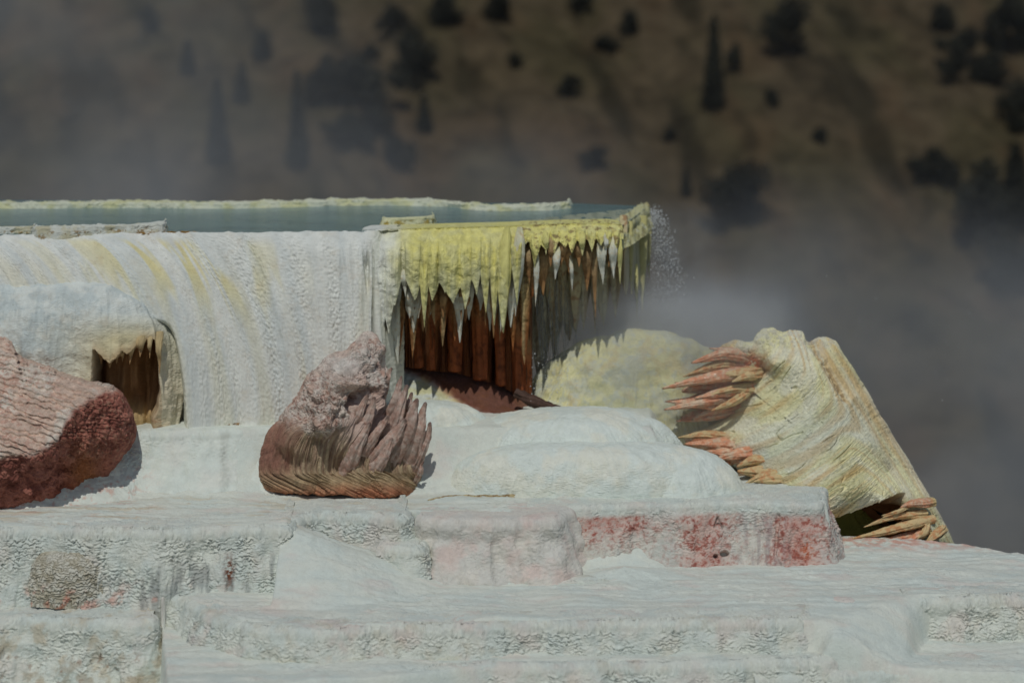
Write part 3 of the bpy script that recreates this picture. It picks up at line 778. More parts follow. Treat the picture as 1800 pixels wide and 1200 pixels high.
# ================================================================== STALACTITE LEDGE
ledge = empty("stalactite_ledge", (1.0, .3, 0), "bright yellow overhanging ledge fringed with pale stalactites above the rust-coloured hollow", "rock ledge")
def lipdist(px): return np.interp(px, [600, 650, 685, 900, 1095], [40.0, 39.86, 39.70, 39.95, 40.4])
def tipcurve(px, tips, valley, sd=0):
    e = np.full(px.shape, 0.0)
    z = valley.copy()
    for (tx_, ty_, hw) in tips:
        t = np.clip(1-np.abs(px-tx_)/hw, 0, 1)
        z = np.maximum(z, valley+(ty_-valley)*t**(.75+.75*((tx_*.37) % 1)))
    return z
def curtain(name, x0, x1, tips, topf, valleyf, distf, colfn, mat, parent, bulge=.24, thick=.10, round_=0.5, n=900, nv=200, seed=0., lobes=.05, backlip=.5, label=None):
    px1 = np.linspace(x0, x1, n); val = valleyf(px1); top = topf(px1)
    bot = tipcurve(px1+2.5*perlin(px1/12, 0*px1, seed+5), tips, val) + 2.6*perlin(px1/5, 0*px1, seed) + 5.5*perlin(px1/11, 0*px1, seed+7)
    lob = np.zeros(n)
    for (tx_, ty_, hw) in tips:
        lob = np.maximum(lob, np.sqrt(np.clip(1-((px1+2*perlin(px1/9, px1*0, seed)-tx_)/(hw*.82))**2, 0, 1)))
    v = np.linspace(0, 1, nv)[:, None]
    py = top-3 + (bot-top+3)*v
    d0 = distf(px1)[None]
    # front profile: rounded lip at the top, then hanging, folding at each lobe
    zt = (py-top)/100
    prof = round_*(1-np.clip(zt/.45, 0, 1))**2
    fold = -bulge*lob[None]*sst(.12, .6, v)*(1-.2*v)
    nn = .030*(1-2*np.abs(perlin(px1[None]/16+seed, v*1.2, seed)))+.010*(1-2*np.abs(perlin(px1[None]/6+seed, v*2, seed+4)))
    wx_ = px1[None]+5*perlin(px1[None]/9, py/9, seed+2); wy_ = py+5*perlin(px1[None]/9, py/9, seed+8)
    rag = .030*perlin(wx_/11, wy_/14, seed)+.010*fbm(wx_/4, wy_/3.4, seed, 3)
    dd = d0+prof+fold-(nn*sst(.1, .4, v)+lobes*perlin(px1[None]/30+seed, v*1.1, seed))-rag
    front = P(px1[None]+0*v, py, dd)
    rb = v[::-1][::4]
    bpy = top+(bot-top)*rb
    dback = np.interp(rb*np.ones_like(px1[None]), [0, 1], [0, 1])
    th = thick*(1.6-.6*rb)+.35*(1-rb)
    dB = (d0+fold[-1][None]*.6+th)
    backg = P(px1[None]+0*rb, bpy, dB)
    bk = np.linspace(backlip+.4, 0, 6)[:, None]*np.ones(n)[None]
    topz = front[0]
    tr = topz[None]+np.stack([0*bk, bk, -.008-.02*bk], -1)
    Pm = np.concatenate([tr, front, backg], 0)
    VV = np.concatenate([np.zeros((6, 1)), v, rb])*np.ones(n)[None]
    ppx, ppy = to_px(Pm[..., 0], Pm[..., 1], Pm[..., 2])
    side = np.concatenate([np.zeros(6+nv), np.ones(len(rb))])[:, None]*np.ones(n)[None]
    col = colfn(ppx, ppy, VV, Pm, side, lob[None]*np.ones_like(VV))
    o = grid_obj(name, Pm, col, mat, parent)
    if label: o['label'] = label
    return o
def cYel(px, py, V, Pm, side, lob):
    c = mixc(YEL+0*Pm, A(220, 216, 150), sst(-.2, .5, n3(Pm, .3)))
    pale = sst(.35, 1.0, V)*(.35+.65*sst(-.3, .3, perlin(px/16, V*0, 8)))
    c = mixc(c, A(206, 208, 176), np.clip(pale, 0, 1)*.75)
    c = mixc(c, A(228, 231, 222), sst(735, 655, px+14*perlin(px/20, py/30, 4)))
    c = mixc(c, A(186, 168, 110), .6*sst(.2, .7, n3(Pm, .10, 5))*sst(880, 930, px))
    return mixc(c, A(176, 128, 76), side*.8)
tipsY = [(648, 610, 13), (668, 600, 16), (684, 590, 12), (693, 536, 14), (728, 527, 20), (745, 578, 12), (760, 531, 12), (783, 515, 18), (796, 534, 22), (817, 548, 13), (837, 517, 14), (854, 553, 13), (869, 573, 11), (884, 583, 16), (908, 541, 14)]
curtain("ledge_lip", 636, 930, tipsY, lambda x: np.interp(x, [630, 700, 900, 935], [407, 405, 400, 398]), lambda x: np.interp(x, [630, 660, 700, 730, 772, 800, 830, 860, 900, 935], [520, 560, 485, 470, 490, 490, 480, 455, 440, 425]),
        lipdist, cYel, M_DRIP, ledge, seed=3.3, round_=.35)
tipsY2 = [(941, 470, 10), (958, 440, 12), (975, 448, 9), (992, 436, 10), (1006, 446, 8), (1022, 434, 9), (1040, 440, 9), (1056, 432, 8), (1070, 438, 8), (1084, 436, 7)]
def cYel2(px, py, V, Pm, side, lob):
    c = cYel(px, py, V*.4, Pm, side, lob)
    hole = sst(.25, .5, n3(Pm, .13, 11)); c = mixc(c, A(140, 118, 84), hole*.8)
    return c
curtain("ledge_lip", 918, 1096, tipsY2, lambda x: np.interp(x, [918, 1000, 1070, 1090, 1098], [399, 396, 395, 397, 404]), lambda x: np.interp(x, [918, 950, 1000, 1096], [428, 424, 422, 418]),
        lipdist, cYel2, M_DRIP, ledge, seed=6.1, bulge=.08, round_=.30, lobes=.10)
# individual stalactites on the ledge's edge
def c_pale(t, Pm): return mixc(mixc(A(214, 212, 176)+0*Pm, A(212, 214, 200), sst(0, .5, t)), A(196, 168, 120), .5*sst(.1, .7, n3(Pm, .07)))
def c_brn(t, Pm): return mixc(mixc(A(176, 158, 120)+0*Pm, A(168, 128, 84), sst(.1, .8, t)), A(112, 80, 54), .6*sst(0, .7, n3(Pm, .09, 3)))
def c_yel(t, Pm): return mixc(YEL*.95+0*Pm, A(212, 208, 150), sst(.2, .9, t))
S_ = [  # tip, top, width, extra distance, colour
 ((713, 522), (708, 470), 12, -.05, c_pale), ((735, 560), (738, 450), 20, -.02, c_pale), ((700, 640), (694, 520), 20, .15, c_pale), ((727, 585), (722, 500), 24, .22, c_pale), ((720, 560), (718, 500), 16, .1, c_pale),
 ((755, 560), (753, 480), 8, .10, c_brn), ((804, 536), (803, 505), 7, .1, c_pale), ((869, 572), (872, 470), 12, .05, c_pale),
 ((885, 586), (892, 405), 24, -.12, c_yel), ((908, 542), (914, 405), 20, -.08, c_pale), ((941, 540), (943, 440), 9, -.05, c_pale), ((931, 500), (930, 430), 14, .15, c_brn), ((955, 520), (950, 425), 26, .35, c_brn),
 ((968, 470), (966, 420), 12, -.02, c_brn), ((976, 492), (982, 440), 12, -.12, c_pale), ((986, 470), (990, 415), 16, .05, c_brn), ((1006, 512), (1003, 455), 6, -.05, c_pale), ((1000, 480), (998, 410), 18, .2, c_brn),
 ((1018, 470), (1016, 418), 16, .1, c_brn), ((1032, 512), (1030, 415), 22, .3, c_brn), ((1047, 560), (1046, 425), 8, .2, c_brn), ((1060, 500), (1056, 420), 14, .0, c_pale), ((1070, 470), (1072, 415), 12, .05, c_brn),
 ((1079, 490), (1080, 415), 16, -.05, c_pale), ((1090, 500), (1089, 412), 9, -.02, c_yel), ((1065, 450), (1064, 415), 8, -.1, c_pale), ((1024, 450), (1025, 412), 10, -.08, c_yel), ((960, 448), (958, 412), 10, -.1, c_yel),
 ((779, 560), (776, 500), 14, .16, c_brn), ((820, 560), (824, 500), 16, .18, c_brn), ((660, 625), (655, 520), 15, -.02, c_pale), ((676, 612), (674, 500), 18, -.05, c_pale), ((644, 590), (641, 510), 12, -.04, c_pale)]
for i, (tip, top, wd, ex, cf) in enumerate(S_):
    stal(ledge, "stalactite", tip, top, wd, float(lipdist(top[0]))+ex, cf, M_DRIP, i*1.7, sq=.75, flute=.28, bend=.3*math.sin(i*2.1), profile=[.35, .85, 1.0, .9, .62, .3, .03])
rq = np.random.RandomState(21)
for i in range(26):
    x_ = 690+rq.rand()*235; ln = 45+90*rq.rand(); tp = 450+40*rq.rand()
    stal(ledge, "stalactite", (x_-2+4*rq.rand(), min(tp+ln, 635)), (x_, tp), 9+13*rq.rand(), float(lipdist(x_))+.12+.22*rq.rand(), c_pale if rq.rand() < .55 else c_brn, M_DRIP, i*2.9+50, sq=.75, flute=.3, profile=[.75, .95, 1.0, .9, .62, .3, .03])
# second, deeper row of drapes
def cMid(px, py, V, Pm, side, lob):
    c = mixc(A(176, 152, 104)+0*Pm, A(150, 92, 44), sst(.4, 1, V))
    c = mixc(c, A(196, 186, 140), .5*sst(0, .7, fbm(px/9, V*.4, 3, 3)))
    return mixc(c, A(120, 56, 24), side*.8)
tipsM = [(700, 625, 16), (726, 632, 16), (752, 560, 10), (766, 575, 14), (778, 610, 17), (800, 600, 14), (818, 570, 12), (842, 560, 14), (862, 590, 10), (878, 600, 12), (902, 620, 12), (922, 640, 12)]
curtain("drip_curtain", 684, 938, tipsM, lambda x: 420+0*x, lambda x: 520+8*np.sin(x/13), lambda x: lipdist(x)+.42, cMid, M_RUST, ledge, seed=9.7, bulge=.18, round_=0)

# ================================================================== RUST WALL of fused columns behind
NU, NV = 760, 260
pxs = np.linspace(678, 936, NU)[None]; v = np.linspace(0, 1, NV)[:, None]
botr = np.interp(pxs, [678, 690, 760, 800, 860, 880, 905, 925, 936], [622, 642, 652, 655, 672, 678, 692, 704, 705])
pyr = 415+(botr-415)*v
colm = perlin(pxs/21, v*.35, 60)*.0 + (np.abs(np.sin((pxs+17*perlin(pxs/38, v*.7, 4))/12.5))**.6)*.22
colm2 = .07*(1-2*np.abs(perlin(pxs/6, v*.8, 61)))
dist = 41.35+.10*np.sin(pxs/31)-colm-colm2+.25*v*0 - .1*fbm(pxs/50, v*.8, 62, 2) - .02*perlin(pxs/3, v*12, 3)
dist = dist + .9*sst(915, 936, pxs)**2*0
# the right end turns back as a pillar edge
Pm = P(pxs+0*v, pyr, dist)
px, py = to_px(Pm[..., 0], Pm[..., 1], Pm[..., 2])
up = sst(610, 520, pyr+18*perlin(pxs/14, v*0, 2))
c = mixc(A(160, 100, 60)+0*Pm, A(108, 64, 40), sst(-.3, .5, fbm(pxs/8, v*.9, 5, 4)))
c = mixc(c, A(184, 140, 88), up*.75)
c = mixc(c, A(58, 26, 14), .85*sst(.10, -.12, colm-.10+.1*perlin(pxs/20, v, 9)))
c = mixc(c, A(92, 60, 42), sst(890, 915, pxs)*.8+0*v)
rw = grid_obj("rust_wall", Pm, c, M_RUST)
tag(rw, "rust-red wall of fused mineral columns in the shade under the yellow ledge", "rock wall")
for i, (tx_, ty_, bx_, by_, wd) in enumerate([(700, 642, 698, 470, 22), (735, 648, 733, 480, 20), (757, 652, 757, 470, 18), (800, 655, 800, 480, 26), (845, 670, 842, 470, 26), (880, 680, 880, 470, 20), (912, 705, 908, 500, 22), (926, 706, 924, 560, 18)]):
    stal(rw, "column", (tx_, ty_), (bx_, by_), wd, 41.05, lambda t, Pm: mixc(mixc(A(172, 132, 84)+0*Pm, A(168, 92, 48), sst(.25, .6, t)), A(70, 32, 16), .6*sst(0, .6, n3(Pm, .12, i))), M_RUST, i*3.1, sq=.7, flute=.35, profile=[.9, 1, 1, .95, .9, .85, .8])

# ================================================================== GREY CURTAIN BEHIND THE WATERFALL
def cG(px, py, V, Pm, side, lob):
    c = mixc(A(230, 224, 190)+0*Pm, A(206, 182, 140), sst(-.2, .5, fbm(px/9, V*.6, 3, 4)))
    c = mixc(c, A(190, 184, 128), .8*sst(1085, 1130, px))
    return mixc(c, A(170, 166, 150), .5*sst(.3, .9, V))
tipsG = [(950, 700, 25), (975, 640, 20), (1000, 600, 16), (1012, 590, 14), (1026, 580, 12), (1046, 562, 9), (1060, 575, 16), (1082, 560, 14), (1100, 520, 12), (1111, 517, 9), (1129, 548, 13)]
bc = empty("back_curtain", (1.5, 3, 0), "grey-brown curtain of long wet stalactites behind the falling water at the pool's right corner", "rock curtain")
dG = lambda x: np.interp(x, [925, 1000, 1084, 1097, 1120, 1142], [41.9, 42.0, 41.9, 41.2, 42.7, 44.1])
curtain("drapery", 925, 1142, tipsG, lambda x: np.interp(x, [925, 1040, 1084, 1097, 1120, 1142], [405, 402, 400, 393, 378, 364]), lambda x: np.interp(x, [925, 1000, 1050, 1142], [560, 540, 500, 430]), dG, cG, M_DRIP, bc, bulge=.25, round_=.35, seed=14., lobes=.12)
for i, (tx_, ty_, bx_, by_, wd, ex) in enumerate([(1110, 518, 1107, 395, 11, -.25), (1129, 549, 1128, 385, 21, -.35), (1120, 568, 1118, 470, 7, -.3), (1141, 500, 1140, 385, 10, -.1), (1098, 470, 1097, 385, 14, -.1), (1075, 520, 1072, 400, 14, -.2), (1046, 590, 1044, 400, 16, -.1), (1010, 583, 1012, 440, 30, -.3), (968, 600, 966, 420, 22, -.3), (990, 570, 988, 420, 20, -.25), (1060, 480, 1062, 400, 12, -.3)]):
    stal(bc, "stalactite", (tx_, ty_), (bx_, by_), wd, float(dG(bx_))+ex, (lambda t, Pm: mixc(A(208, 202, 138)+0*Pm, A(186, 182, 140), t)) if tx_ > 1100 else (lambda t, Pm: mixc(A(208, 196, 156)+0*Pm, A(180, 146, 108), sst(0, .6, n3(Pm, .1)))), M_DRIP, i*2.3, flute=.2)
# wet corner rim over which the pool spills
def cW(px, py, V, Pm, te):
    c = mixc(A(202, 200, 150)+0*Pm, A(160, 154, 112), sst(-.1, .6, fbm(px/5, V*.7, 3, 4)))
    return mixc(c, A(200, 206, 190), .6*sst(.2, .6, n3(Pm, .1, 4)))
o = terrace("spill_rim", [(1084, 399), (1094, 394), (1108, 386), (1122, 377), (1134, 368), (1142, 362), (1141, 358)], .0, -.42, .5, M_SMOOTH, cW, slope=.05, terr=.005, flute=.10, fscale=.12, lump=.10, seed=31., R0=.14, topn=.008, ds=.012, parent=bc, hmul=.4)
# shallow wet shelf between the yellow lip and the corner
pxs = np.linspace(850, 1135, 500)[None]; v = np.linspace(0, 1, 50)[:, None]
y_n = np.maximum((lipdist(pxs)-CD)+.42, np.interp(pxs, [1084, 1096, 1120, 1136], [.8, 1.05, 2.65, 4.0])); y_f = np.interp(pxs, [560, 900, 1040, 1135], [.6, 1.6, 3.1, 4.1])
YY = y_n+(y_f-y_n)*v; XX = (pxs-900)*(YY+CD)/FP
ZZ = -.03+.012*fbm(XX/.12, YY/.5, 2, 4)+.02*np.sin(v*3.1)*0
c = mixc(A(160, 166, 144)+np.zeros(XX.shape+(3,)), A(138, 146, 126), sst(-.3, .5, fbm(XX/.25, YY/.9, 5, 3)))
shelf = tag(grid_obj("wet_shelf", np.stack([XX, YY, ZZ], -1), c, M_SMOOTH), kind="structure")

# ================================================================== CONE under the curtain, and YELLOW MOUND under the falls
pu = np.linspace(600, 1015, 420)[None]; v = np.linspace(0, 1, 200)[:, None]
pt = np.interp(pu, [600, 680, 760, 860, 935, 960, 1015], [600, 612, 635, 655, 690, 704, 738])
pb = 760+0*pu
pyy = pt+(pb-pt)*v
dd = 41.75 - 2.15*v**.8 + .06*fbm(pu/40, v*2, 3, 3)
Pm = P(pu+0*v, pyy, dd); 
Pm[..., 2] += .02*fbm(Pm[..., 0]/.15, Pm[..., 1]/.3, 3, 4)
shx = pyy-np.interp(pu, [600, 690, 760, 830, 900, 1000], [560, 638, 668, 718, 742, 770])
shaded = sst(8, -6, shx+4*perlin(pu/9, pyy/9, 2))
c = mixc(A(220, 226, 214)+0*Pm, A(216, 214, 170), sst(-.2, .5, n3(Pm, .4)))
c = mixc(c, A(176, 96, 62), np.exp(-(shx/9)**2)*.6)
c = mixc(c, A(112, 62, 44), shaded*.95)  # ledge's cast shadow painted into the reddish upper slope, down to its edge
c = mixc(c, A(170, 150, 132), .6*shaded*sst(900, 960, pu))
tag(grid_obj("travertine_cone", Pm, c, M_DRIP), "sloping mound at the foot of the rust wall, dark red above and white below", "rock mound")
def cY(px, py, V, Pm, te):
    c = mixc(A(222, 218, 168)+0*Pm, A(204, 204, 176), sst(-.3, .5, n3(Pm, .5)))
    c = mixc(c, A(206, 182, 130), .4*sst(.2, .7, n3(Pm, .4, 8)))
    return mixc(c, A(196, 204, 196), .5*sst(.1, .5, n3(Pm, .13, 2)))
lump("splash_mound", 1125, 770, -3.95, 3.3, 1.2, 1.98, cY, M_SMOOTH, p=2.2, pw=1.7, label="wet pale yellow mound under the falling water, veiled by steam", cat="rock mound", terr=.006, lam=.08, seed=7.2, flute=.05, foot=3, big=.16, peb=.008, nth=900, nr=320)
sp = spike_mesh("x", [P(905, 690, 40.4), P(945, 708, 40.3), P(980, 722, 40.2), P(1012, 737, 40.1)], [.08, .09, .08, .02], lambda t, Pm: A(84, 62, 52)+0*Pm, 3, .8, .3, noise_=.03)
sp.name = "rock_splinter"; tag(link("rock_splinter", sp, M_RUST), "thin dark splinter of rock at the edge of the splash mound", "rock splinter")

# ================================================================== DOMES
def cDome(px, py, V, Pm, te):
    c = mixc(A(219, 228, 220)+0*Pm, A(226, 228, 214), sst(-.2, .5, n3(Pm, .6)))
    return mixc(c, A(206, 214, 206), .3*sst(0, .7, fbm(np.arctan2(Pm[..., 1]-Pm[..., 1].mean(), Pm[..., 0]-Pm[..., 0].mean())*9, V*.6, 2, 3)))
lump("flowstone_dome", 745, 838, -4.25, 1.38, .78, 1.32, cDome, M_SMOOTH, p=3.2, pw=2.6, label="white ribbed dome beside the spiky boulder, tallest of the three domes", cat="rock dome", terr=.007, seed=1.1, flute=.022, fsc=.11, foot=.2, peb=.004, nth=900)
lump("flowstone_dome", 1010, 826, -4.1, 2.02, 1.1, 1.06, cDome, M_SMOOTH, p=3.0, pw=2.6, label="smooth white dome behind the lowest dome, in front of the splash mound", cat="rock dome", terr=.008, seed=2.7, flute=.011, fsc=.09, foot=.2, peb=.004, nth=900)
lump("flowstone_dome", 1035, 862, -4.25, 2.55, .85, .84, cDome, M_SMOOTH, p=3.0, pw=2.6, label="lowest broad white dome right behind the red stained block", cat="rock dome", terr=.007, seed=4.4, flute=.010, fsc=.08, foot=.2, peb=.004, nth=900)
lump("flowstone_dome", 1195, 868, -4.3, 1.15, .8, .8, cDome, M_SMOOTH, p=2.0, label="sloping white apron at the right end of the lowest dome", cat="rock dome", terr=.002, seed=5.9, flute=.01, foot=.2, peb=.004)

# ------------------------------------------------------------------ crusts
def crust(pts, z, rads, label, c1, c2, seed):
    me = spike_mesh("crust_ridge", [PZ(a, b, z) for a, b in pts], rads, lambda t, Pm: mixc(c1+0*Pm, c2, sst(-.3, .4, n3(Pm, .07))), seed, .6, .5, nrow=420, nseg=14, noise_=.022)
    tag(link("crust_ridge", me, M_DRIP), label, "mineral crust")
crust([(752, 879), (790, 875), (850, 875), (900, 872), (950, 868), (1000, 866), (1035, 862)], ZB+.015, [.012, .045, .05, .035, .03, .02, .008], "thin tan crust ridge on the white tread in front of the domes", A(196, 180, 140), A(150, 124, 84), 3.1)
crust([(398, 747), (420, 746), (450, 745), (485, 744), (500, 743)], -3.235, [.01, .03, .035, .035, .02], "short brown crust at the foot of the flowstone wall beside the spiky boulder", A(160, 130, 90), A(96, 74, 50), 5.3)
crust([(570, 1014), (600, 1012), (640, 1012), (680, 1014)], ZC+.02, [.01, .02, .015, .008], "faint tan crust line where the white fan meets the tread", A(206, 190, 160), A(170, 150, 116), 7.3)
# ================================================================== RED BOULDER (left)
d0 = 37.4
outl = [(-60, 585), (0, 590), (20, 600), (35, 625), (75, 640), (130, 665), (162, 674), (195, 680), (214, 692), (230, 722), (239, 758), (226, 790), (200, 826), (186, 858), (140, 882), (112, 888), (75, 901), (0, 908), (-60, 908)]
rl = [(-60, 800), (0, 802), (60, 792), (92, 775), (106, 762), (115, 735), (130, 718), (148, 705), (172, 690), (195, 683)]   # ridge between top and front
ctrl = [(-60, 800, 36.6), (0, 802, 36.6), (60, 792, 36.62), (100, 768, 36.7), (115, 735, 36.9), (148, 705, 37.15), (195, 683, 37.5),
        (-60, 585, 38.15), (20, 600, 38.1), (75, 640, 37.9), (130, 665, 37.7), (60, 700, 37.35), (0, 700, 37.4), (60, 750, 37.0), (-60, 700, 37.4),
        (214, 700, 37.55), (239, 758, 37.85), (200, 826, 37.9), (186, 858, 38.0), (160, 740, 37.2), (190, 760, 37.35), (150, 800, 37.3), (120, 800, 37.05), (130, 860, 37.6),
        (60, 830, 36.9), (0, 840, 36.85), (60, 880, 37.2), (0, 905, 37.1), (110, 885, 37.4), (-60, 905, 37.1), (112, 820, 37.35), (90, 800, 36.75), (-60, 840, 36.8)]
rlx = np.array(rl, float)
def ridge_y(px): return np.interp(px, [-60, 0, 60, 92, 106, 115, 130, 148, 172, 195, 240], [800, 802, 792, 775, 762, 735, 718, 705, 690, 683, 678])
def dispB(px, py, Pm):
    below = sst(-4, 10, py-ridge_y(px))
    X, Y, Z = Pm[..., 0], Pm[..., 1], Pm[..., 2]
    # long slanting ripples on the top
    s = (px*0.95+py*0.3)/100; t = (py-px*.28)/100
    top = .045*(ripple(s, -t, .12, 3)-.45)+.02*fbm(X/.15, Y/.2, Z/.15, 4)
    fr = .045*(.6-worley(X/.075, Y/.075, Z/.06)) + .02*(ripple(s*.9, Z+.25*s, .075, 5, 1.2)-.45) + .09*fbm(X/.35, Y/.3, Z/.5, 4) + .02*perlin(X/.04, Z/.04, Y/.04)
    return top*(1-below)*sst(585, 620, py)+fr*below
def colB(px, py, Pm, dd):
    below = sst(-3, 12, py-ridge_y(px)+5*perlin(px/10, py/10, 3))
    n = n3(Pm, .25); nf = n3(Pm, .06, 4)
    top = mixc(A(214, 190, 172)+0*Pm, A(220, 210, 196), sst(-.2, .4, n3(Pm, .5, 2)))
    top = mixc(top, A(190, 140, 122), .6*sst(.05, .5, nf+.5*n)*np.interp(px, [0, 60, 200], [1, .8, .35]))
    top = mixc(top, A(216, 218, 208), .8*sst(640, 600, py-.25*px*0)*sst(20, 60, px)*0+.0)
    fr = mixc(A(176, 116, 100)+0*Pm, A(136, 82, 70), sst(-.3, .4, n))
    fr = mixc(fr, A(188, 150, 126), .55*sst(.1, .7, nf)*sst(820, 790, py))
    fr = mixc(fr, A(170, 110, 60), .7*np.exp(-(((px-150)/28)**2+((py-840)/50)**2)))
    fr = mixc(fr, A(184, 84, 50), .6*np.exp(-(((px-180)/60)**2+((py-868)/16)**2)))
    return mixc(top, fr, below)
o = relief("red_boulder", outl, (60, 760), ctrl, M_RED, colB, dispB, thick=1.6, rnd=.35, nu=1100, nr=420, seed=2.)
tag(o, "big boulder at the left edge with pinkish rippled top and dark red front", "boulder")

# ================================================================== SPIKY BOULDER (middle)
outm = [(462, 862), (457, 850), (457, 812), (468, 768), (488, 740), (510, 712), (535, 675), (560, 640), (580, 624), (602, 616), (622, 601), (636, 588), (648, 583), (660, 590), (672, 605), (678, 622), (680, 645), (686, 655), (676, 700), (690, 730), (712, 770), (728, 800), (738, 835), (737, 862), (700, 872), (640, 874), (600, 868), (540, 866), (490, 865)]
ctrl = [(459, 850, 38.3), (458, 812, 38.35), (488, 740, 38.5), (535, 675, 38.7), (580, 624, 38.9), (648, 583, 39.0), (680, 645, 38.8),
        (500, 780, 37.95), (520, 740, 37.85), (560, 690, 37.9), (600, 650, 38.1), (640, 620, 38.3), (560, 740, 37.6), (600, 700, 37.75), (640, 665, 38.05), (660, 700, 38.3),
        (520, 820, 37.95), (560, 800, 37.9), (540, 770, 37.7), (600, 790, 37.95), (600, 830, 38.0), (560, 850, 37.85), (640, 770, 38.1), (680, 790, 38.2), (650, 850, 37.95), (700, 850, 38.05),
        (600, 868, 37.6), (690, 872, 37.7), (737, 855, 38.4), (712, 770, 38.6), (540, 862, 37.7), (480, 862, 38.0), (640, 820, 38.05), (676, 720, 38.5), (720, 820, 38.3)]
def strandw(px, py):
    zc = 822; dy = (py-zc)/100.
    return (px/100.) - np.where(dy < 0, .42*dy*dy, 1.9*dy*dy+1.0*np.maximum(dy-.1, 0))
def fibm(px, py):
    """fibrous zone: lower part"""
    return sst(-12, 18, py-np.interp(px, [450, 500, 540, 570, 600, 640, 700, 740], [740, 735, 760, 765, 740, 700, 670, 670]) + 8*perlin(px/14, py/14, 5))
def dispM(px, py, Pm):
    X, Y, Z = Pm[..., 0], Pm[..., 1], Pm[..., 2]
    f = fibm(px, py); wv = strandw(px, py)
    fib = .09*sst(830, 760, py)*ridged((px+.55*py)/22, py/90, 4.4, 2)*sst(590, 640, px+.4*(py-760)) + .05*ridged(wv/.13, py/160, 3.3)+.02*ridged(wv/.045, py/70, 5.1)+.008*perlin(wv/.02, py/12, 3)+.08*perlin(wv/.4, py/200, 8)
    # knobby crust on the upper face: overlapping lobes, hollows
    w3 = worley(X/.30+.3*perlin(X/.3, Z/.3, 1), Z/.26, Y/.4)
    kn = .13*(.55-w3)+.14*ridged(X/.9+.4, Z/.7, Y/.8, 2)-.07+.06*fbm(X/.14, Y/.14, Z/.14, 4, .6)+.015*(terracette(X+Z, Z-.6*X, .045, 9, 1.5)-.4)
    hol = -.16*np.exp(-(((px-540)/14)**2+((py-727)/9)**2)) - .30*np.exp(-(((px-628)/14)**2+((py-712)/18)**2)**1.2) - .10*np.exp(-(((px-600)/10)**2+((py-690)/7)**2))
    smooth = np.exp(-(((px-610)/30)**2+((py-640)/20)**2))
    und = -.10*sst(.1, .9, perlin(px/40, py/25, 8))
    return f*(fib+.10*perlin(X/.5, Z/.4, 3))+(1-f)*(kn*(1-.75*smooth)+hol)+.0*und - .12*f*sst(860, 780, py)*np.exp(-((px-565)/30)**2)
def colM(px, py, Pm, dd):
    f = fibm(px, py); wv = strandw(px, py); n = n3(Pm, .25); nf = n3(Pm, .06, 4)
    up = mixc(A(200, 174, 158)+0*Pm, A(216, 204, 192), sst(-.35, .3, n3(Pm, .3, 8)))
    up = mixc(up, A(150, 104, 90), .7*sst(.15, .6, nf+.2*n))
    up = mixc(up, A(218, 214, 206), .75*np.exp(-(((px-605)/45)**2+((py-645)/26)**2)))
    fi = mixc(A(164, 138, 116)+0*Pm, A(202, 182, 150), sst(-.3, .5, perlin(wv/.06, py/60, 2)))
    fi = mixc(fi, A(204, 180, 166), sst(800, 750, py)*sst(570, 620, px))
    fi = mixc(fi, A(150, 104, 90), .8*sst(540, 490, px+10*perlin(px/20, py/20, 1)))
    fi = mixc(fi, A(184, 108, 72), .75*sst(845, 868, py+8*perlin(px/30, py/30, 3)))
    fi = mixc(fi, A(196, 176, 134), .5*sst(815, 850, py)*sst(870, 850, py))
    return mixc(up, fi, f)
sb = empty("spiky_boulder", (-3.0, -1.9, -4.2), "upturned pink-grey boulder with a row of blunt spikes along its right side, in the middle", "boulder")
relief("rock_body", outm, (590, 745), ctrl, M_RED, colM, dispM, thick=1.1, rnd=.14, nu=1300, nr=480, parent=sb, seed=5.)
def c_sp(t, Pm):
    c = mixc(A(196, 166, 150)+0*Pm, A(210, 190, 176), sst(-.3, .4, n3(Pm, .12)))
    c = mixc(c, A(176, 128, 112), .5*sst(0, .6, n3(Pm, .07, 3)))
    return mixc(c, A(104, 84, 78), sst(.93, 1, t)*.8)
SP = [ # root, mid, tip, width px, dist root, dist tip
 ((655, 800), (690, 720), (706, 660), 26, 38.25, 38.35), ((640, 830), (688, 750), (715, 674), 28, 38.0, 38.05), ((690, 770), (712, 720), (724, 687), 18, 38.2, 38.2), ((672, 840), (712, 760), (735, 697), 32, 37.95, 38.0),
 ((700, 850), (728, 775), (749, 703), 28, 38.0, 38.1), ((712, 856), (738, 790), (756, 738), 20, 38.1, 38.15), ((600, 815), (635, 750), (658, 694), 26, 37.9, 37.95), ((585, 790), (622, 740), (648, 690), 20, 37.85, 37.95),
 ((560, 815), (575, 770), (590, 742), 26, 37.75, 37.85), ((615, 830), (655, 770), (683, 730), 24, 37.85, 37.9), ((575, 800), (600, 755), (613, 722), 24, 37.8, 37.85), ((640, 700), (668, 670), (676, 648), 20, 38.2, 38.4), ((668, 700), (682, 675), (690, 648), 16, 38.4, 38.5),
 ((660, 720), (675, 700), (684, 682), 12, 38.3, 38.4), ((640, 850), (676, 790), (712, 738), 30, 37.85, 37.9), ((600, 850), (628, 790), (650, 745), 26, 37.8, 37.85), ((690, 800), (700, 740), (708, 700), 20, 38.25, 38.3), ((722, 858), (740, 835), (746, 812), 10, 38.1, 38.1), ((628, 860), (668, 815), (690, 770), 24, 37.8, 37.85)]
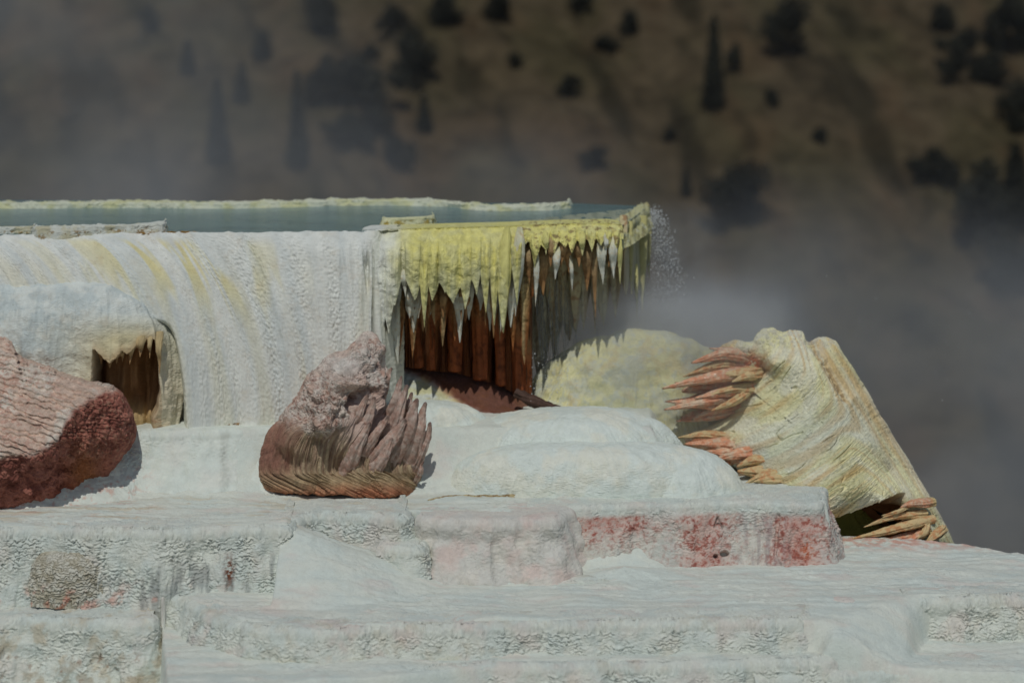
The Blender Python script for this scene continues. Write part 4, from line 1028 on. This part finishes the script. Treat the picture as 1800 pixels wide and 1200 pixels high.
for i, (a, m_, t_, wd, da, dt) in enumerate(SP):
    W = wd/2*38/FP
    h1, h2 = math.sin(i*12.9)*.5, math.sin(i*7.7)*.5
    m_ = (m_[0]+9*h1, m_[1]+6*h2); t_ = (t_[0]+1.5*h2, t_[1]+6*h1)
    me = spike_mesh("spike", [P(*a, da+.45), P(*m_, (da+dt)/2+.05), P((m_[0]+2*t_[0])/3+4*h2, (m_[1]+2*t_[1])/3, (da+2*dt)/3+.03), P(t_[0], t_[1], dt)], [W*.9, W*1.1, W*1.0, W*.8, W*.55, W*.14], c_sp, i*1.9, sq=.85 if i % 2 else .5, flute=.34, nrow=80, nseg=40, noise_=.024)
    link("spike", me, M_RED, sb)

# ================================================================== YELLOW SLAB (right)
outs = [(1345, 650), (1322, 632), (1290, 622), (1250, 628), (1262, 611), (1290, 598), (1320, 601), (1332, 586), (1346, 577), (1362, 576), (1376, 583), (1392, 580), (1410, 582), (1419, 598), (1440, 593), (1462, 595), (1472, 604), (1490, 632), (1508, 658), (1522, 682), (1545, 722), (1568, 760), (1592, 800), (1616, 840), (1640, 880), (1658, 915), (1674, 948), (1680, 968), (1630, 966), (1560, 962), (1480, 962), (1400, 940), (1340, 880), (1310, 855), (1300, 830), (1262, 800), (1215, 782), (1200, 768), (1222, 757), (1255, 745), (1288, 720), (1312, 690), (1330, 668)]
ctrl = [(1345, 577, 40.2), (1410, 582, 40.1), (1465, 597, 40.1), (1520, 680, 40.12), (1568, 760, 40.0), (1616, 840, 39.9), (1658, 915, 39.8), (1680, 965, 39.9),
        (1250, 628, 40.3), (1345, 650, 40.2), (1300, 610, 40.1), (1222, 757, 40.4), (1200, 768, 40.4), (1288, 720, 40.3), (1262, 800, 39.7), (1300, 830, 39.5), (1310, 855, 39.3),
        (1360, 640, 39.75), (1410, 650, 39.6), (1440, 640, 39.65), (1470, 680, 39.6), (1400, 720, 39.45), (1340, 720, 39.75), (1480, 740, 39.35), (1500, 700, 39.6), (1420, 780, 39.1), (1340, 780, 39.35), (1500, 800, 39.05), (1530, 780, 39.4), (1560, 830, 39.55),
        (1400, 840, 38.75), (1480, 860, 38.65), (1540, 850, 39.0), (1460, 900, 38.6), (1550, 880, 38.85), (1590, 870, 39.35), (1620, 920, 39.4),
        (1470, 930, 39.5), (1520, 945, 39.8), (1560, 920, 39.9), (1480, 960, 39.9), (1600, 960, 39.3), (1640, 960, 39.3), (1600, 900, 39.3), (1340, 850, 38.95), (1400, 940, 39.4), (1410, 895, 38.7)]
def slabw2(px, py):
    rad = np.hypot((px-1215)/1.15, (py-560))/100.
    ns = ((px-1465)*.86-(py-597)*.505)/100.
    return rad, ns*1.1+3.4, sst(-.8, -.15, ns)
def slabw(px, py):
    """strand coordinate: curls round a point left of the top, then runs along the right flank"""
    rad = np.hypot((px-1215)/1.15, (py-560))/100.
    ns = ((px-1465)*.86-(py-597)*.505)/100.
    m = sst(-.75, -.2, ns)
    return rad*(1-m)*1.0 + (ns*1.1+3.4)*m
def undm(px, py):
    lo = np.interp(px, [1440, 1465, 1500, 1545, 1580, 1592, 1600], [925, 912, 900, 884, 868, 868, 960])
    return sst(-3, 3, py-lo)*sst(1430, 1440, px)*sst(1604, 1598, px+ (py-900)*-.30)
def dispS(px, py, Pm):
    X, Y, Z = Pm[..., 0], Pm[..., 1], Pm[..., 2]
    wv = slabw(px, py); al = (px-py)/100.
    u_ = undm(px, py)
    rad, nsr, m_ = slabw2(px, py)
    def grain(wv, al): return .024*(ripple(al*.6, wv, .075, 4, .9)-.4) + .012*(ripple(al*.9, wv, .031, 9, 1.1)-.4) + .04*perlin(wv/.35, al/1.6, 8)
    st = grain(rad, al)*(1-m_) + grain(nsr, al)*m_ + .008*fbm(X/.05, Y/.05, Z/.05, 2)
    crack = -.05*(1-m_)*np.exp(-(perlin(rad/.22, al/1.0, 31)/.035)**2)*sst(.05, .3, perlin(px/50, py/50, 8))
    kn = sst(625, 590, py)*(.07*fbm(X/.14, Y/.14, Z/.16, 4, .6)+.05*(.5-worley(X/.2, Y/.2, Z/.2)))
    hol = -.22*np.exp(-((((px-1470)*.86+(py-665)*.5)/32)**2+((-(px-1470)*.5+(py-665)*.86)/10)**2)**1.5*1)*0 - .09*seg(px, py, (1452, 640), (1486, 700), 7) - .03*seg(px, py, (1530, 730), (1570, 800), 5) - .10*seg(px, py, (1425, 601), (1440, 625), 6)
    return (1-u_*.85)*(st+crack)+kn+hol + u_*(-.45*sst(0, 1, u_)*sst(1440, 1470, px)-.10*ridged(py/14, px/120, 3)*sst(1500, 1530, px))
def colS(px, py, Pm, dd):
    wv = slabw(px, py); al = (px-py)/100.; u_ = undm(px, py)
    n = n3(Pm, .35)
    c = mixc(A(240, 236, 190)+0*Pm, A(242, 240, 214), sst(-.35, .35, perlin(wv/.35, al/1.2, 3)+.4*n))
    c = mixc(c, A(222, 186, 120), .7*sst(.0, .6, perlin(wv/.16, al/1.5, 9)+.4*np.exp(-((wv-3.0)/.25)**2)))
    c = mixc(c, A(206, 216, 206), .55*np.exp(-((wv-2.75)/.45)**2)*sst(660, 760, py))
    c = mixc(c, A(206, 170, 120), .35*sst(3.05, 3.3, wv)*sst(-.1, .5, perlin(wv/.06, al/1.2, 13)))
    c = mixc(c, A(216, 214, 200), .7*sst(640, 590, py)*sst(-.4, .3, n3(Pm, .12)))
    c = mixc(c, A(132, 104, 76), .75*np.clip(seg(px, py, (1452, 640), (1486, 700), 7)*.9+seg(px, py, (1425, 601), (1440, 625), 7)*.7, 0, 1)*sst(-.4, .3, n3(Pm, .07)))
    red = np.exp(-(((px-1318)/26)**2+((py-640)/17)**2))+np.exp(-(((px-1245)/40)**2+((py-778)/17)**2))+.8*np.exp(-(((px-1285)/30)**2+((py-805)/13)**2))
    c = mixc(c, A(204, 108, 60), np.clip(red*1.3, 0, .92)*sst(-.6, .0, n3(Pm, .10)))
    ui = mixc(A(178, 168, 84)+0*Pm, A(186, 124, 76), sst(1530, 1560, px))
    return mixc(c, ui, u_)
sl = empty("fallen_slab", (5.5, 0, -4.6), "large pale yellow leaning slab with curled grain and orange spikes pointing left", "boulder")
relief("rock_body", outs, (1450, 790), ctrl, M_SLAB, colS, dispS, thick=1.3, rnd=.25, nu=1800, nr=560, parent=sl, seed=8., rough_edge=2.2)
def c_or(t, Pm):
    c = mixc(A(226, 166, 130)+0*Pm, A(224, 196, 166), sst(-.3, .4, n3(Pm, .12)))
    c = mixc(c, A(206, 112, 70), .5*sst(.15, .6, n3(Pm, .09, 5)))
    c = mixc(c, A(214, 200, 140), .8*sst(.25, .0, t))
    return mixc(c, A(96, 70, 50), sst(.96, 1, t)*.7)
def c_cr(t, Pm):
    c = mixc(A(218, 194, 146)+0*Pm, A(210, 158, 112), sst(-.1, .5, n3(Pm, .1)))
    return c
SS = [((1340, 620), (1290, 616), (1246, 612), 14, 40.2, c_or), ((1345, 632), (1280, 622), (1214, 638), 20, 40.1, c_or), ((1330, 645), (1270, 640), (1200, 662), 16, 40.15, c_cr),
      ((1345, 650), (1260, 662), (1163, 683), 20, 40.0, c_or), ((1335, 662), (1260, 680), (1185, 672), 14, 40.2, c_or), ((1340, 672), (1260, 700), (1168, 706), 20, 40.15, c_or), ((1330, 690), (1250, 704), (1166, 720), 17, 40.0, c_or),
      ((1345, 655), (1310, 662), (1286, 671), 16, 39.9, c_cr), ((1335, 685), (1290, 705), (1250, 722), 14, 39.85, c_cr), ((1320, 690), (1260, 712), (1175, 706), 16, 40.1, c_or), ((1310, 712), (1260, 728), (1188, 740), 18, 40.3, c_or), ((1330, 672), (1270, 690), (1220, 700), 22, 40.0, c_or), ((1318, 700), (1250, 722), (1215, 738), 20, 40.2, c_or),
      ((1290, 765), (1240, 764), (1191, 769), 13, 39.9, c_cr), ((1300, 780), (1250, 780), (1203, 780), 18, 39.75, c_or), ((1320, 790), (1270, 796), (1240, 792), 16, 39.6, c_or), ((1345, 795), (1300, 798), (1260, 806), 22, 39.4, c_or), ((1370, 808), (1330, 808), (1295, 820), 22, 39.2, c_cr), ((1345, 822), (1315, 830), (1292, 836), 16, 39.25, c_or), ((1385, 828), (1350, 834), (1310, 850), 20, 38.95, c_cr), ((1400, 845), (1360, 842), (1325, 846), 18, 38.85, c_cr), ((1310, 800), (1280, 812), (1262, 812), 12, 39.5, c_or),
      ((1605, 890), (1580, 898), (1549, 906), 6, 39.0, c_cr), ((1612, 898), (1570, 908), (1518, 926), 11, 39.05, c_cr), ((1618, 915), (1570, 930), (1498, 946), 14, 38.95, c_cr), ((1620, 930), (1580, 945), (1530, 955), 12, 39.0, c_or), ((1630, 935), (1600, 950), (1572, 960), 14, 38.95, c_or), ((1605, 905), (1590, 920), (1560, 935), 12, 39.25, c_or), ((1640, 915), (1625, 935), (1600, 955), 12, 39.0, c_cr), ((1650, 925), (1640, 945), (1620, 962), 14, 39.0, c_cr), ((1618, 885), (1600, 885), (1582, 892), 14, 39.1, c_or)]
SS += [((1352, 622), (1300, 618), (1236, 630), 24, 40.32, c_cr), ((1352, 640), (1290, 642), (1222, 654), 34, 40.36, c_or), ((1350, 662), (1280, 670), (1198, 688), 40, 40.38, c_or), ((1345, 688), (1270, 698), (1186, 712), 40, 40.40, c_or), ((1330, 710), (1262, 722), (1196, 734), 30, 40.45, c_or),
       ((1330, 652), (1300, 656), (1262, 660), 18, 40.0, c_cr), ((1322, 676), (1290, 684), (1240, 696), 18, 39.98, c_cr), ((1350, 786), (1290, 784), (1222, 780), 26, 39.8, c_or), ((1372, 806), (1330, 806), (1262, 802), 28, 39.5, c_or), ((1390, 826), (1350, 828), (1296, 828), 28, 39.2, c_cr)]
for i, (a, m_, t_, wd, dd_, cf) in enumerate(SS):
    W = wd/2*dd_/FP
    me = spike_mesh("spike", [P(a[0]+4+20*math.sin(i*5.3), a[1]+4*math.sin(i*3.1), dd_+(.40 if a[1] < 745 else .28)), P(*m_, dd_+.06), P(t_[0], t_[1], dd_)], [W*1.0, W*1.1, W*1.05, W*.85, W*.5, W*.1], cf, i*2.7, sq=1.3, flute=.26, nrow=90, nseg=44, noise_=.014)
    link("spike", me, M_WETRED if cf is c_or else M_SLAB, sl)
# ================================================================== VALLEY AND HILLSIDE
hx = np.linspace(-90, 90, 260); hy = np.concatenate([np.linspace(4, 60, 50), np.linspace(62, 420, 300)])
HX, HY = np.meshgrid(hx, hy)
def hill_z(X, Y):
    z = np.interp(Y, [4, 14, 60, 100, 200, 420], [-9, -30, -43, -45, 15, 150])
    z = z + 3.0*fbm(X/28, Y/34, 2, 4)*sst(80, 120, Y) + 4*np.abs(perlin((X+.3*Y)/30, Y/90, 7))*sst(80, 120, Y)
    return z
HZ = hill_z(HX, HY)+.35*fbm(HX/5, HY/5, 1, 3)
c = mixc(A(100, 88, 68)+np.zeros(HX.shape+(3,)), A(90, 82, 60), sst(-.3, .4, fbm(HX/9, HY/14, 3, 4)))
c = mixc(c, A(104, 84, 62), .5*sst(.1, .6, fbm(HX/6+3, HY/10, 8, 4)))
c = mixc(c, A(46, 44, 34), .7*sst(.15, .55, fbm((HX+.25*HY)/4, HY/14, 12, 4)))
mh, nt, bs, N, L = new_mat("dry_hillside")
at = N.new("ShaderNodeAttribute"); at.attribute_name = "Col"
tc = N.new("ShaderNodeTexCoord"); n1 = N.new("ShaderNodeTexNoise"); n1.inputs["Scale"].default_value = .45; n1.inputs["Detail"].default_value = 8; n1.inputs["Roughness"].default_value = .7
L.new(tc.outputs["Object"], n1.inputs["Vector"])
mr = N.new("ShaderNodeMapRange"); mr.inputs["From Min"].default_value = .3; mr.inputs["From Max"].default_value = .7; mr.inputs["To Min"].default_value = .28; mr.inputs["To Max"].default_value = .86
L.new(n1.outputs["Fac"], mr.inputs["Value"])
mu = N.new("ShaderNodeVectorMath"); mu.operation = 'SCALE'; L.new(at.outputs["Color"], mu.inputs[0]); L.new(mr.outputs[0], mu.inputs["Scale"]); L.new(mu.outputs[0], bs.inputs["Base Color"])
bs.inputs["Roughness"].default_value = 1; bs.inputs["Specular IOR Level"].default_value = 0
tag(grid_obj("hillside", np.stack([HX, HY, HZ], -1), c, mh), kind="structure")

# ------------------------------------------------------------------ trees
rt = np.random.RandomState(11)
def leafmat(name, col):
    m, nt, bs, N, L = new_mat(name)
    oi = N.new("ShaderNodeTexCoord"); n1 = N.new("ShaderNodeTexNoise"); n1.inputs["Scale"].default_value = 1.2; n1.inputs["Detail"].default_value = 4
    L.new(oi.outputs["Object"], n1.inputs["Vector"])
    cr = N.new("ShaderNodeValToRGB"); cr.color_ramp.elements[0].position = .3; cr.color_ramp.elements[0].color = (*[k*.6 for k in col], 1); cr.color_ramp.elements[1].position = .7; cr.color_ramp.elements[1].color = (*[k*1.4 for k in col], 1)
    L.new(n1.outputs["Fac"], cr.inputs[0]); L.new(cr.outputs[0], bs.inputs["Base Color"]); bs.inputs["Roughness"].default_value = .9; bs.inputs["Specular IOR Level"].default_value = .1
    return m
M_LEAF = leafmat("dark_needles", (.030, .031, .022)); M_BARK = leafmat("bark", (.05, .038, .028))
def crown_mesh(kind, seed):
    r_ = np.random.RandomState(seed); n = 2000
    if kind == 0:      # conifer: whorled branches, widening downwards
        lev = r_.rand(n)**.8; h = .10+.90*(1-lev); a = r_.rand(n)*2*math.pi
        arm = .5+.5*np.abs(np.sin(a*3.5+np.floor(h*13)*1.7)); R_ = .24*(1-h)**.8*arm*(.55+.5*r_.rand(n))+.008
        c0 = np.stack([R_*np.cos(a), R_*np.sin(a), h-.25*R_], -1)+r_.normal(0, .018, (n, 3)); s = .032*(.5+r_.rand(n))
    else:              # juniper: several irregular clumps
        k = 9; cc = np.stack([r_.normal(0, .17, k), r_.normal(0, .17, k), .25+.6*r_.rand(k)], -1); rr = .13+.10*r_.rand(k)
        idx = r_.randint(0, k, n); dv = r_.normal(size=(n, 3)); dv /= np.linalg.norm(dv, axis=1)[:, None]
        c0 = cc[idx]+dv*(rr[idx]*(1.25*r_.rand(n)**.5))[:, None]; c0[:, 2] = np.clip(c0[:, 2], .06, 1.1); s = .04*(.5+r_.rand(n))
    d1 = r_.normal(size=(n, 3)); d1 /= np.linalg.norm(d1, axis=1)[:, None]; d2 = np.cross(d1, r_.normal(size=(n, 3))); d2 /= np.linalg.norm(d2, axis=1)[:, None]
    co = np.stack([c0+d1*s[:, None], c0+d2*s[:, None]*.8, c0-d1*s[:, None]*.8, c0-d2*s[:, None]*.6], 1).reshape(-1, 3)
    me = raw_mesh("crown", co, np.arange(4*n).reshape(-1, 4), smooth=False); me.materials.append(M_LEAF); return me
def trunk_mesh(kind):
    me = spike_mesh("trunk", [np.array([0, 0, -.05]), np.array([.005, 0, .3]), np.array([-.004, .003, .6]), np.array([0, 0, .96 if kind == 0 else .6])], [.022, .018, .012, .004], lambda t, Pm: A(90, 76, 60)+0*Pm, 3, 1, .1, nrow=12, nseg=8, noise_=0)
    me.materials.append(M_BARK); return me
CM = {(k, j): crown_mesh(k, 20+k*5+j) for k in (0, 1) for j in range(3)}; TM = {k: trunk_mesh(k) for k in (0, 1)}
TR = [(1255, 195, 165, 46, 0), (1385, 102, 100, 64, 1), (1110, 64, 50, 36, 1), (1065, 94, 32, 36, 1), (1018, 22, 40, 36, 1), (880, 32, 48, 50, 1), (1003, 168, 36, 34, 1), (722, 152, 100, 62, 1), (775, 45, 60, 60, 1), (578, 192, 90, 60, 1), (640, 196, 90, 84, 1), (564, 62, 80, 60, 1),
      (652, 112, 34, 26, 1), (522, 300, 170, 44, 0), (382, 290, 150, 46, 0), (746, 232, 66, 34, 0), (1300, 402, 110, 90, 1), (1356, 192, 40, 26, 1), (1640, 325, 62, 62, 1), (1690, 122, 70, 50, 1), (1735, 146, 60, 60, 1), (1782, 104, 120, 70, 1), (1722, 430, 140, 74, 1), (1785, 405, 150, 74, 0),
      (1790, 232, 90, 54, 1), (1675, 150, 50, 36, 1), (1206, 345, 50, 26, 0), (262, 62, 50, 30, 1), (425, 182, 70, 36, 0), (465, 110, 60, 36, 1), (610, 260, 60, 60, 1), (700, 300, 60, 46, 1), (1440, 250, 30, 26, 1), (905, 120, 26, 24, 1), (1770, 520, 120, 80, 1), (330, 130, 60, 34, 0), (690, 60, 50, 40, 1),
      (1290, 130, 50, 24, 1), (1660, 60, 60, 40, 1), (660, 240, 50, 50, 1), (1045, 300, 40, 40, 1), (1180, 250, 30, 24, 1)]
def hit(px, py):
    d = np.linspace(110, 300, 1900); X = (px-900)*d/FP; Z = CH-(py-HOR)*d/FP
    z = hill_z(X, d-CD); i = np.argmax(z > Z); return X[i], d[i]-CD, z[i], d[i]
LAND = [(0, 340, "left end of the pool"), (230, 410, "long flat slab"), (470, 600, "pool"), (717, 380, "small block in the pool"), (1000, 355, "end of the pool's far rim"), (1140, 370, "right corner of the pool"), (1400, 590, "yellow slab"), (1790, 970, "right edge of the terraces")]
def tree_label(i, px, py, h, k):
    kd = "slender dark pine" if k == 0 else "round dark juniper"
    col = ["first", "second", "third", "fourth", "fifth", "sixth", "seventh", "eighth", "ninth", "tenth", "eleventh", "twelfth", "thirteenth", "fourteenth", "fifteenth", "sixteenth", "seventeenth", "eighteenth"]
    band = "top" if py < 90 else ("upper" if py < 200 else ("lower" if py < 330 else "lowest"))
    same = sorted([(q[0], n) for n, q in enumerate(TR) if q[4] == k and ("top" if q[1]-q[2]/2 < 90 else ("upper" if q[1]-q[2]/2 < 200 else ("lower" if q[1]-q[2]/2 < 330 else "lowest"))) == band])
    r = [n for _, n in same].index(i)
    return "%s from the left in the %s band of trees on the hillside: %s" % (col[r], band, kd)
for i, (px_, py_, h_, w_, k) in enumerate(TR):
    x, y, z, d = hit(px_, py_); s = h_*d/FP
    wf = (w_*d/FP)/(s*(.46 if k == 0 else .68))
    t = empty("pine_tree" if k == 0 else "juniper_tree", (x, y, z), None, None)
    ang_ = rt.rand()*6.28
    cr_ = bpy.data.objects.new("crown", CM[(k, i % 3)]); tr_ = bpy.data.objects.new("trunk", TM[k])
    for o in (cr_, tr_): sc.collection.objects.link(o); o.parent = t
    t.scale = (s*wf, s*wf, s); t.rotation_euler = (0, 0, ang_)
    tag(t, None, "tree", "dark trees scattered over the hillside")
    t['label'] = tree_label(i, px_, py_-h_/2, h_, k)

# ================================================================== SPRAY AND FALLING WATER
md, nt, bs, N, L = new_mat("droplets"); bs.inputs["Base Color"].default_value = (.85, .88, .88, 1); bs.inputs["Roughness"].default_value = .2; bs.inputs["Transmission Weight"].default_value = .3; bs.inputs["IOR"].default_value = 1.33
def octa(cs, rs_, name, mat, st=1.0):
    v0 = np.array([[1, 0, 0], [-1, 0, 0], [0, 1, 0], [0, -1, 0], [0, 0, 1.0], [0, 0, -1.0]])
    # one subdivision of an octahedron
    f0 = [(0, 2, 4), (2, 1, 4), (1, 3, 4), (3, 0, 4), (2, 0, 5), (1, 2, 5), (3, 1, 5), (0, 3, 5)]
    vs = list(map(tuple, v0)); F = []
    mid = {}
    def mp_(a, b):
        k = (min(a, b), max(a, b))
        if k not in mid:
            m_ = np.array(vs[a])+np.array(vs[b]); m_ /= np.linalg.norm(m_); vs.append(tuple(m_)); mid[k] = len(vs)-1
        return mid[k]
    for a, b, c_ in f0:
        x, y, z = mp_(a, b), mp_(b, c_), mp_(c_, a); F += [(a, x, z), (x, b, y), (z, y, c_), (x, y, z)]
    v0 = np.array(vs)*np.array([1, 1, st]); F = np.array(F)
    co = (cs[:, None]+v0[None]*rs_[:, None, None]).reshape(-1, 3); ff = (F[None]+(np.arange(len(cs))*len(v0))[:, None, None]).reshape(-1, 3)
    return link(name, raw_mesh(name, co, ff), mat)
rd = np.random.RandomState(5); cs = []; rr = []
for i in range(3600):      # main arc and the curtain of drops inside it
    t = rd.rand(); k = rd.rand()**.7
    x0 = 1146+ (72*k)*t**.75; y0 = 372+ 235*t**1.6*(1.15-.2*k) + rd.normal(0, 3)
    if k < .9 and rd.rand() < .5: y0 = 385+rd.rand()*230; x0 = 1140+ 60*rd.rand()*sst(370, 520, y0)+8
    cs.append(P(x0+rd.normal(0, 4+5*t), y0+rd.normal(0, 6), 43.6+rd.normal(0, .3))); rr.append(.003+.010*rd.rand()**4)
for i in range(300):
    x0 = 960+180*rd.rand(); y0 = 480+130*rd.rand()**.7; cs.append(P(x0, y0, 41.7+rd.normal(0, .25))); rr.append(.0035+.007*rd.rand()**3)
for i in range(220):
    x0 = 932+95*rd.rand()**1.3; y0 = 620+110*rd.rand(); cs.append(P(x0, y0, 40.6+rd.normal(0, .2))); rr.append(.003+.009*rd.rand()**3)
for i in range(60):
    cs.append(P(1160+550*rd.rand(), 480+380*rd.rand(), 43+rd.normal(0, .3))); rr.append(.004+.005*rd.rand())
tag(octa(np.array(cs), np.array(rr), "water_spray", md, 1.3), "glinting drops of water flung off the right corner of the pool", "water spray", kind="stuff")
# falling strands
mw, nt, bs, N, L = new_mat("falling_water"); bs.inputs["Base Color"].default_value = (.72, .76, .76, 1); bs.inputs["Roughness"].default_value = .15; bs.inputs["Transmission Weight"].default_value = .8; bs.inputs["IOR"].default_value = 1.33
vs, fs, off = [], [], 0
for i in range(46):
    x0 = 942+62*rd.rand(); top = 455+60*rd.rand(); ln = 100+150*rd.rand(); dist = 41.5+.5*rd.rand(); n = 60
    t = np.linspace(0, 1, n); xx = x0+(10*t**1.5*(.3+rd.rand()))+1.6*np.sin(t*9+rd.rand()*6)+1.2*perlin(t*9, t*0+i, 1); yy = top+ln*t
    w_ = (.004+.008*rd.rand())*(.4+.6*np.abs(perlin(t*14, t*0+i, 4))*2)*np.sin(np.pi*np.clip(t*1.05, 0, 1))**.4
    c0 = P(xx, yy, dist-.3*t); a = np.linspace(0, 2*np.pi, 6, endpoint=False)
    ring = c0[:, None]+np.stack([np.cos(a)[None]*w_[:, None], np.sin(a)[None]*w_[:, None], 0*a[None]*w_[:, None]], -1)
    vs.append(ring.reshape(-1, 3)); fs.append(grid_faces(n, 6, True)+off); off += n*6
tag(link("falling_water", raw_mesh("falling_water", np.concatenate(vs), np.concatenate(fs)), mw), "thin clear strands of falling water to the right of the rust wall", "falling water", kind="stuff")

# ================================================================== STEAM
def steam(name, lo, hi, label, build, aniso=.1):
    lo, hi = np.array(lo, float), np.array(hi, float)
    v = [[(lo, hi)[i][0], (lo, hi)[j][1], (lo, hi)[k][2]] for i in (0, 1) for j in (0, 1) for k in (0, 1)]
    f = [(0, 1, 3, 2), (4, 6, 7, 5), (0, 4, 5, 1), (2, 3, 7, 6), (0, 2, 6, 4), (1, 5, 7, 3)]
    m = bpy.data.materials.new(name); m.use_nodes = True; nt = m.node_tree; N, L = nt.nodes, nt.links
    N.remove(N["Principled BSDF"]); pv = N.new("ShaderNodeVolumePrincipled"); L.new(pv.outputs[0], N["Material Output"].inputs["Volume"])
    pv.inputs["Color"].default_value = (.93, .96, .97, 1); pv.inputs["Anisotropy"].default_value = aniso
    tc = N.new("ShaderNodeTexCoord"); sx = N.new("ShaderNodeSeparateXYZ"); L.new(tc.outputs["Object"], sx.inputs[0])
    def M(op, a, b=0.0, clamp=False):
        n = N.new("ShaderNodeMath"); n.operation = op; n.use_clamp = clamp
        for i, q in enumerate((a, b)):
            if isinstance(q, (int, float)): n.inputs[i].default_value = q
            else: L.new(q, n.inputs[i])
        return n.outputs[0]
    def SS_(a, b, x):
        n = N.new("ShaderNodeMapRange"); n.interpolation_type = 'SMOOTHSTEP'; n.inputs["From Min"].default_value = a; n.inputs["From Max"].default_value = b
        if a > b:
            n.inputs["From Min"].default_value = b; n.inputs["From Max"].default_value = a; n.inputs["To Min"].default_value = 1; n.inputs["To Max"].default_value = 0
        L.new(x, n.inputs["Value"]); return n.outputs[0]
    def NOISE(scale, lo_, hi_, sc3=(1, 1, 1), loc=(0, 0, 0)):
        mp = N.new("ShaderNodeMapping"); mp.inputs["Scale"].default_value = sc3; mp.inputs["Location"].default_value = loc; L.new(tc.outputs["Object"], mp.inputs[0])
        n = N.new("ShaderNodeTexNoise"); n.inputs["Scale"].default_value = scale; n.inputs["Detail"].default_value = 3; n.inputs["Roughness"].default_value = .5; n.inputs["Distortion"].default_value = .4; L.new(mp.outputs[0], n.inputs["Vector"])
        return SS_(lo_, hi_, n.outputs["Fac"])
    L.new(build(sx.outputs[0], sx.outputs[1], sx.outputs[2], M, SS_, NOISE), pv.inputs["Density"])
    me = bpy.data.meshes.new(name); me.from_pydata(v, [], f); me.update()
    o = link(name, me, m); tag(o, label, "steam", kind="stuff"); return o
def b1(x, y, z, M, S, NZ):
    left = M('MULTIPLY', S(0, -14, x), .60)
    low = M('MULTIPLY', M('MULTIPLY', S(2.0, -2.0, z), .50), S(5.5, 0.0, x))
    rt_ = M('MULTIPLY', M('MULTIPLY', S(.4, -6.0, z), 1.0), S(2.0, 6.5, x))
    s = M('ADD', M('ADD', M('ADD', left, low), rt_), .03)
    nz = M('ADD', M('MULTIPLY', NZ(.20, .30, .68), .9), .35)
    edge = M('MULTIPLY', M('MULTIPLY', S(7, 9.5, y), S(20, 14, y)), S(7.8, 5.0, z))
    return M('MULTIPLY', M('MULTIPLY', M('MULTIPLY', s, nz), edge), .25)
steam("steam", (-30, 14, -30), (30, 30.2, 10), "pale steam drifting up behind the terraces and across the hillside", b1)
def b2(x, y, z, M, S, NZ):
    e = M('MULTIPLY', M('MULTIPLY', S(.8, 2.4, x), S(5.8, 3.6, x)), M('MULTIPLY', S(-.9, -1.8, z), S(-5.0, -3.4, z)))
    e = M('MULTIPLY', e, M('MULTIPLY', S(-.5, .3, y), S(4.4, 3.0, y)))
    return M('MULTIPLY', M('MULTIPLY', e, M('ADD', NZ(.9, .35, .65), .3))  , .55)
def b3(x, y, z, M, S, NZ):
    e = M('MULTIPLY', M('MULTIPLY', S(2.2, 2.8, x), S(4.4, 3.2, x)), M('MULTIPLY', S(.2, -.5, z), S(-3.4, -2.0, z)))
    e = M('MULTIPLY', e, M('MULTIPLY', S(3.0, 3.6, y), S(5.4, 4.6, y)))
    return M('MULTIPLY', M('MULTIPLY', e, M('ADD', NZ(1.6, .35, .65), .25)), .18)
steam("spray_mist", (2.2, 3.0, -3.4), (4.4, 5.4, .2), "faint mist round the drops falling from the right corner of the pool", b3)
steam("steam", (.7, -.55, -5.0), (5.9, 4.4, -.9), "thin steam rising where the falling water lands on the yellow mound", b2)
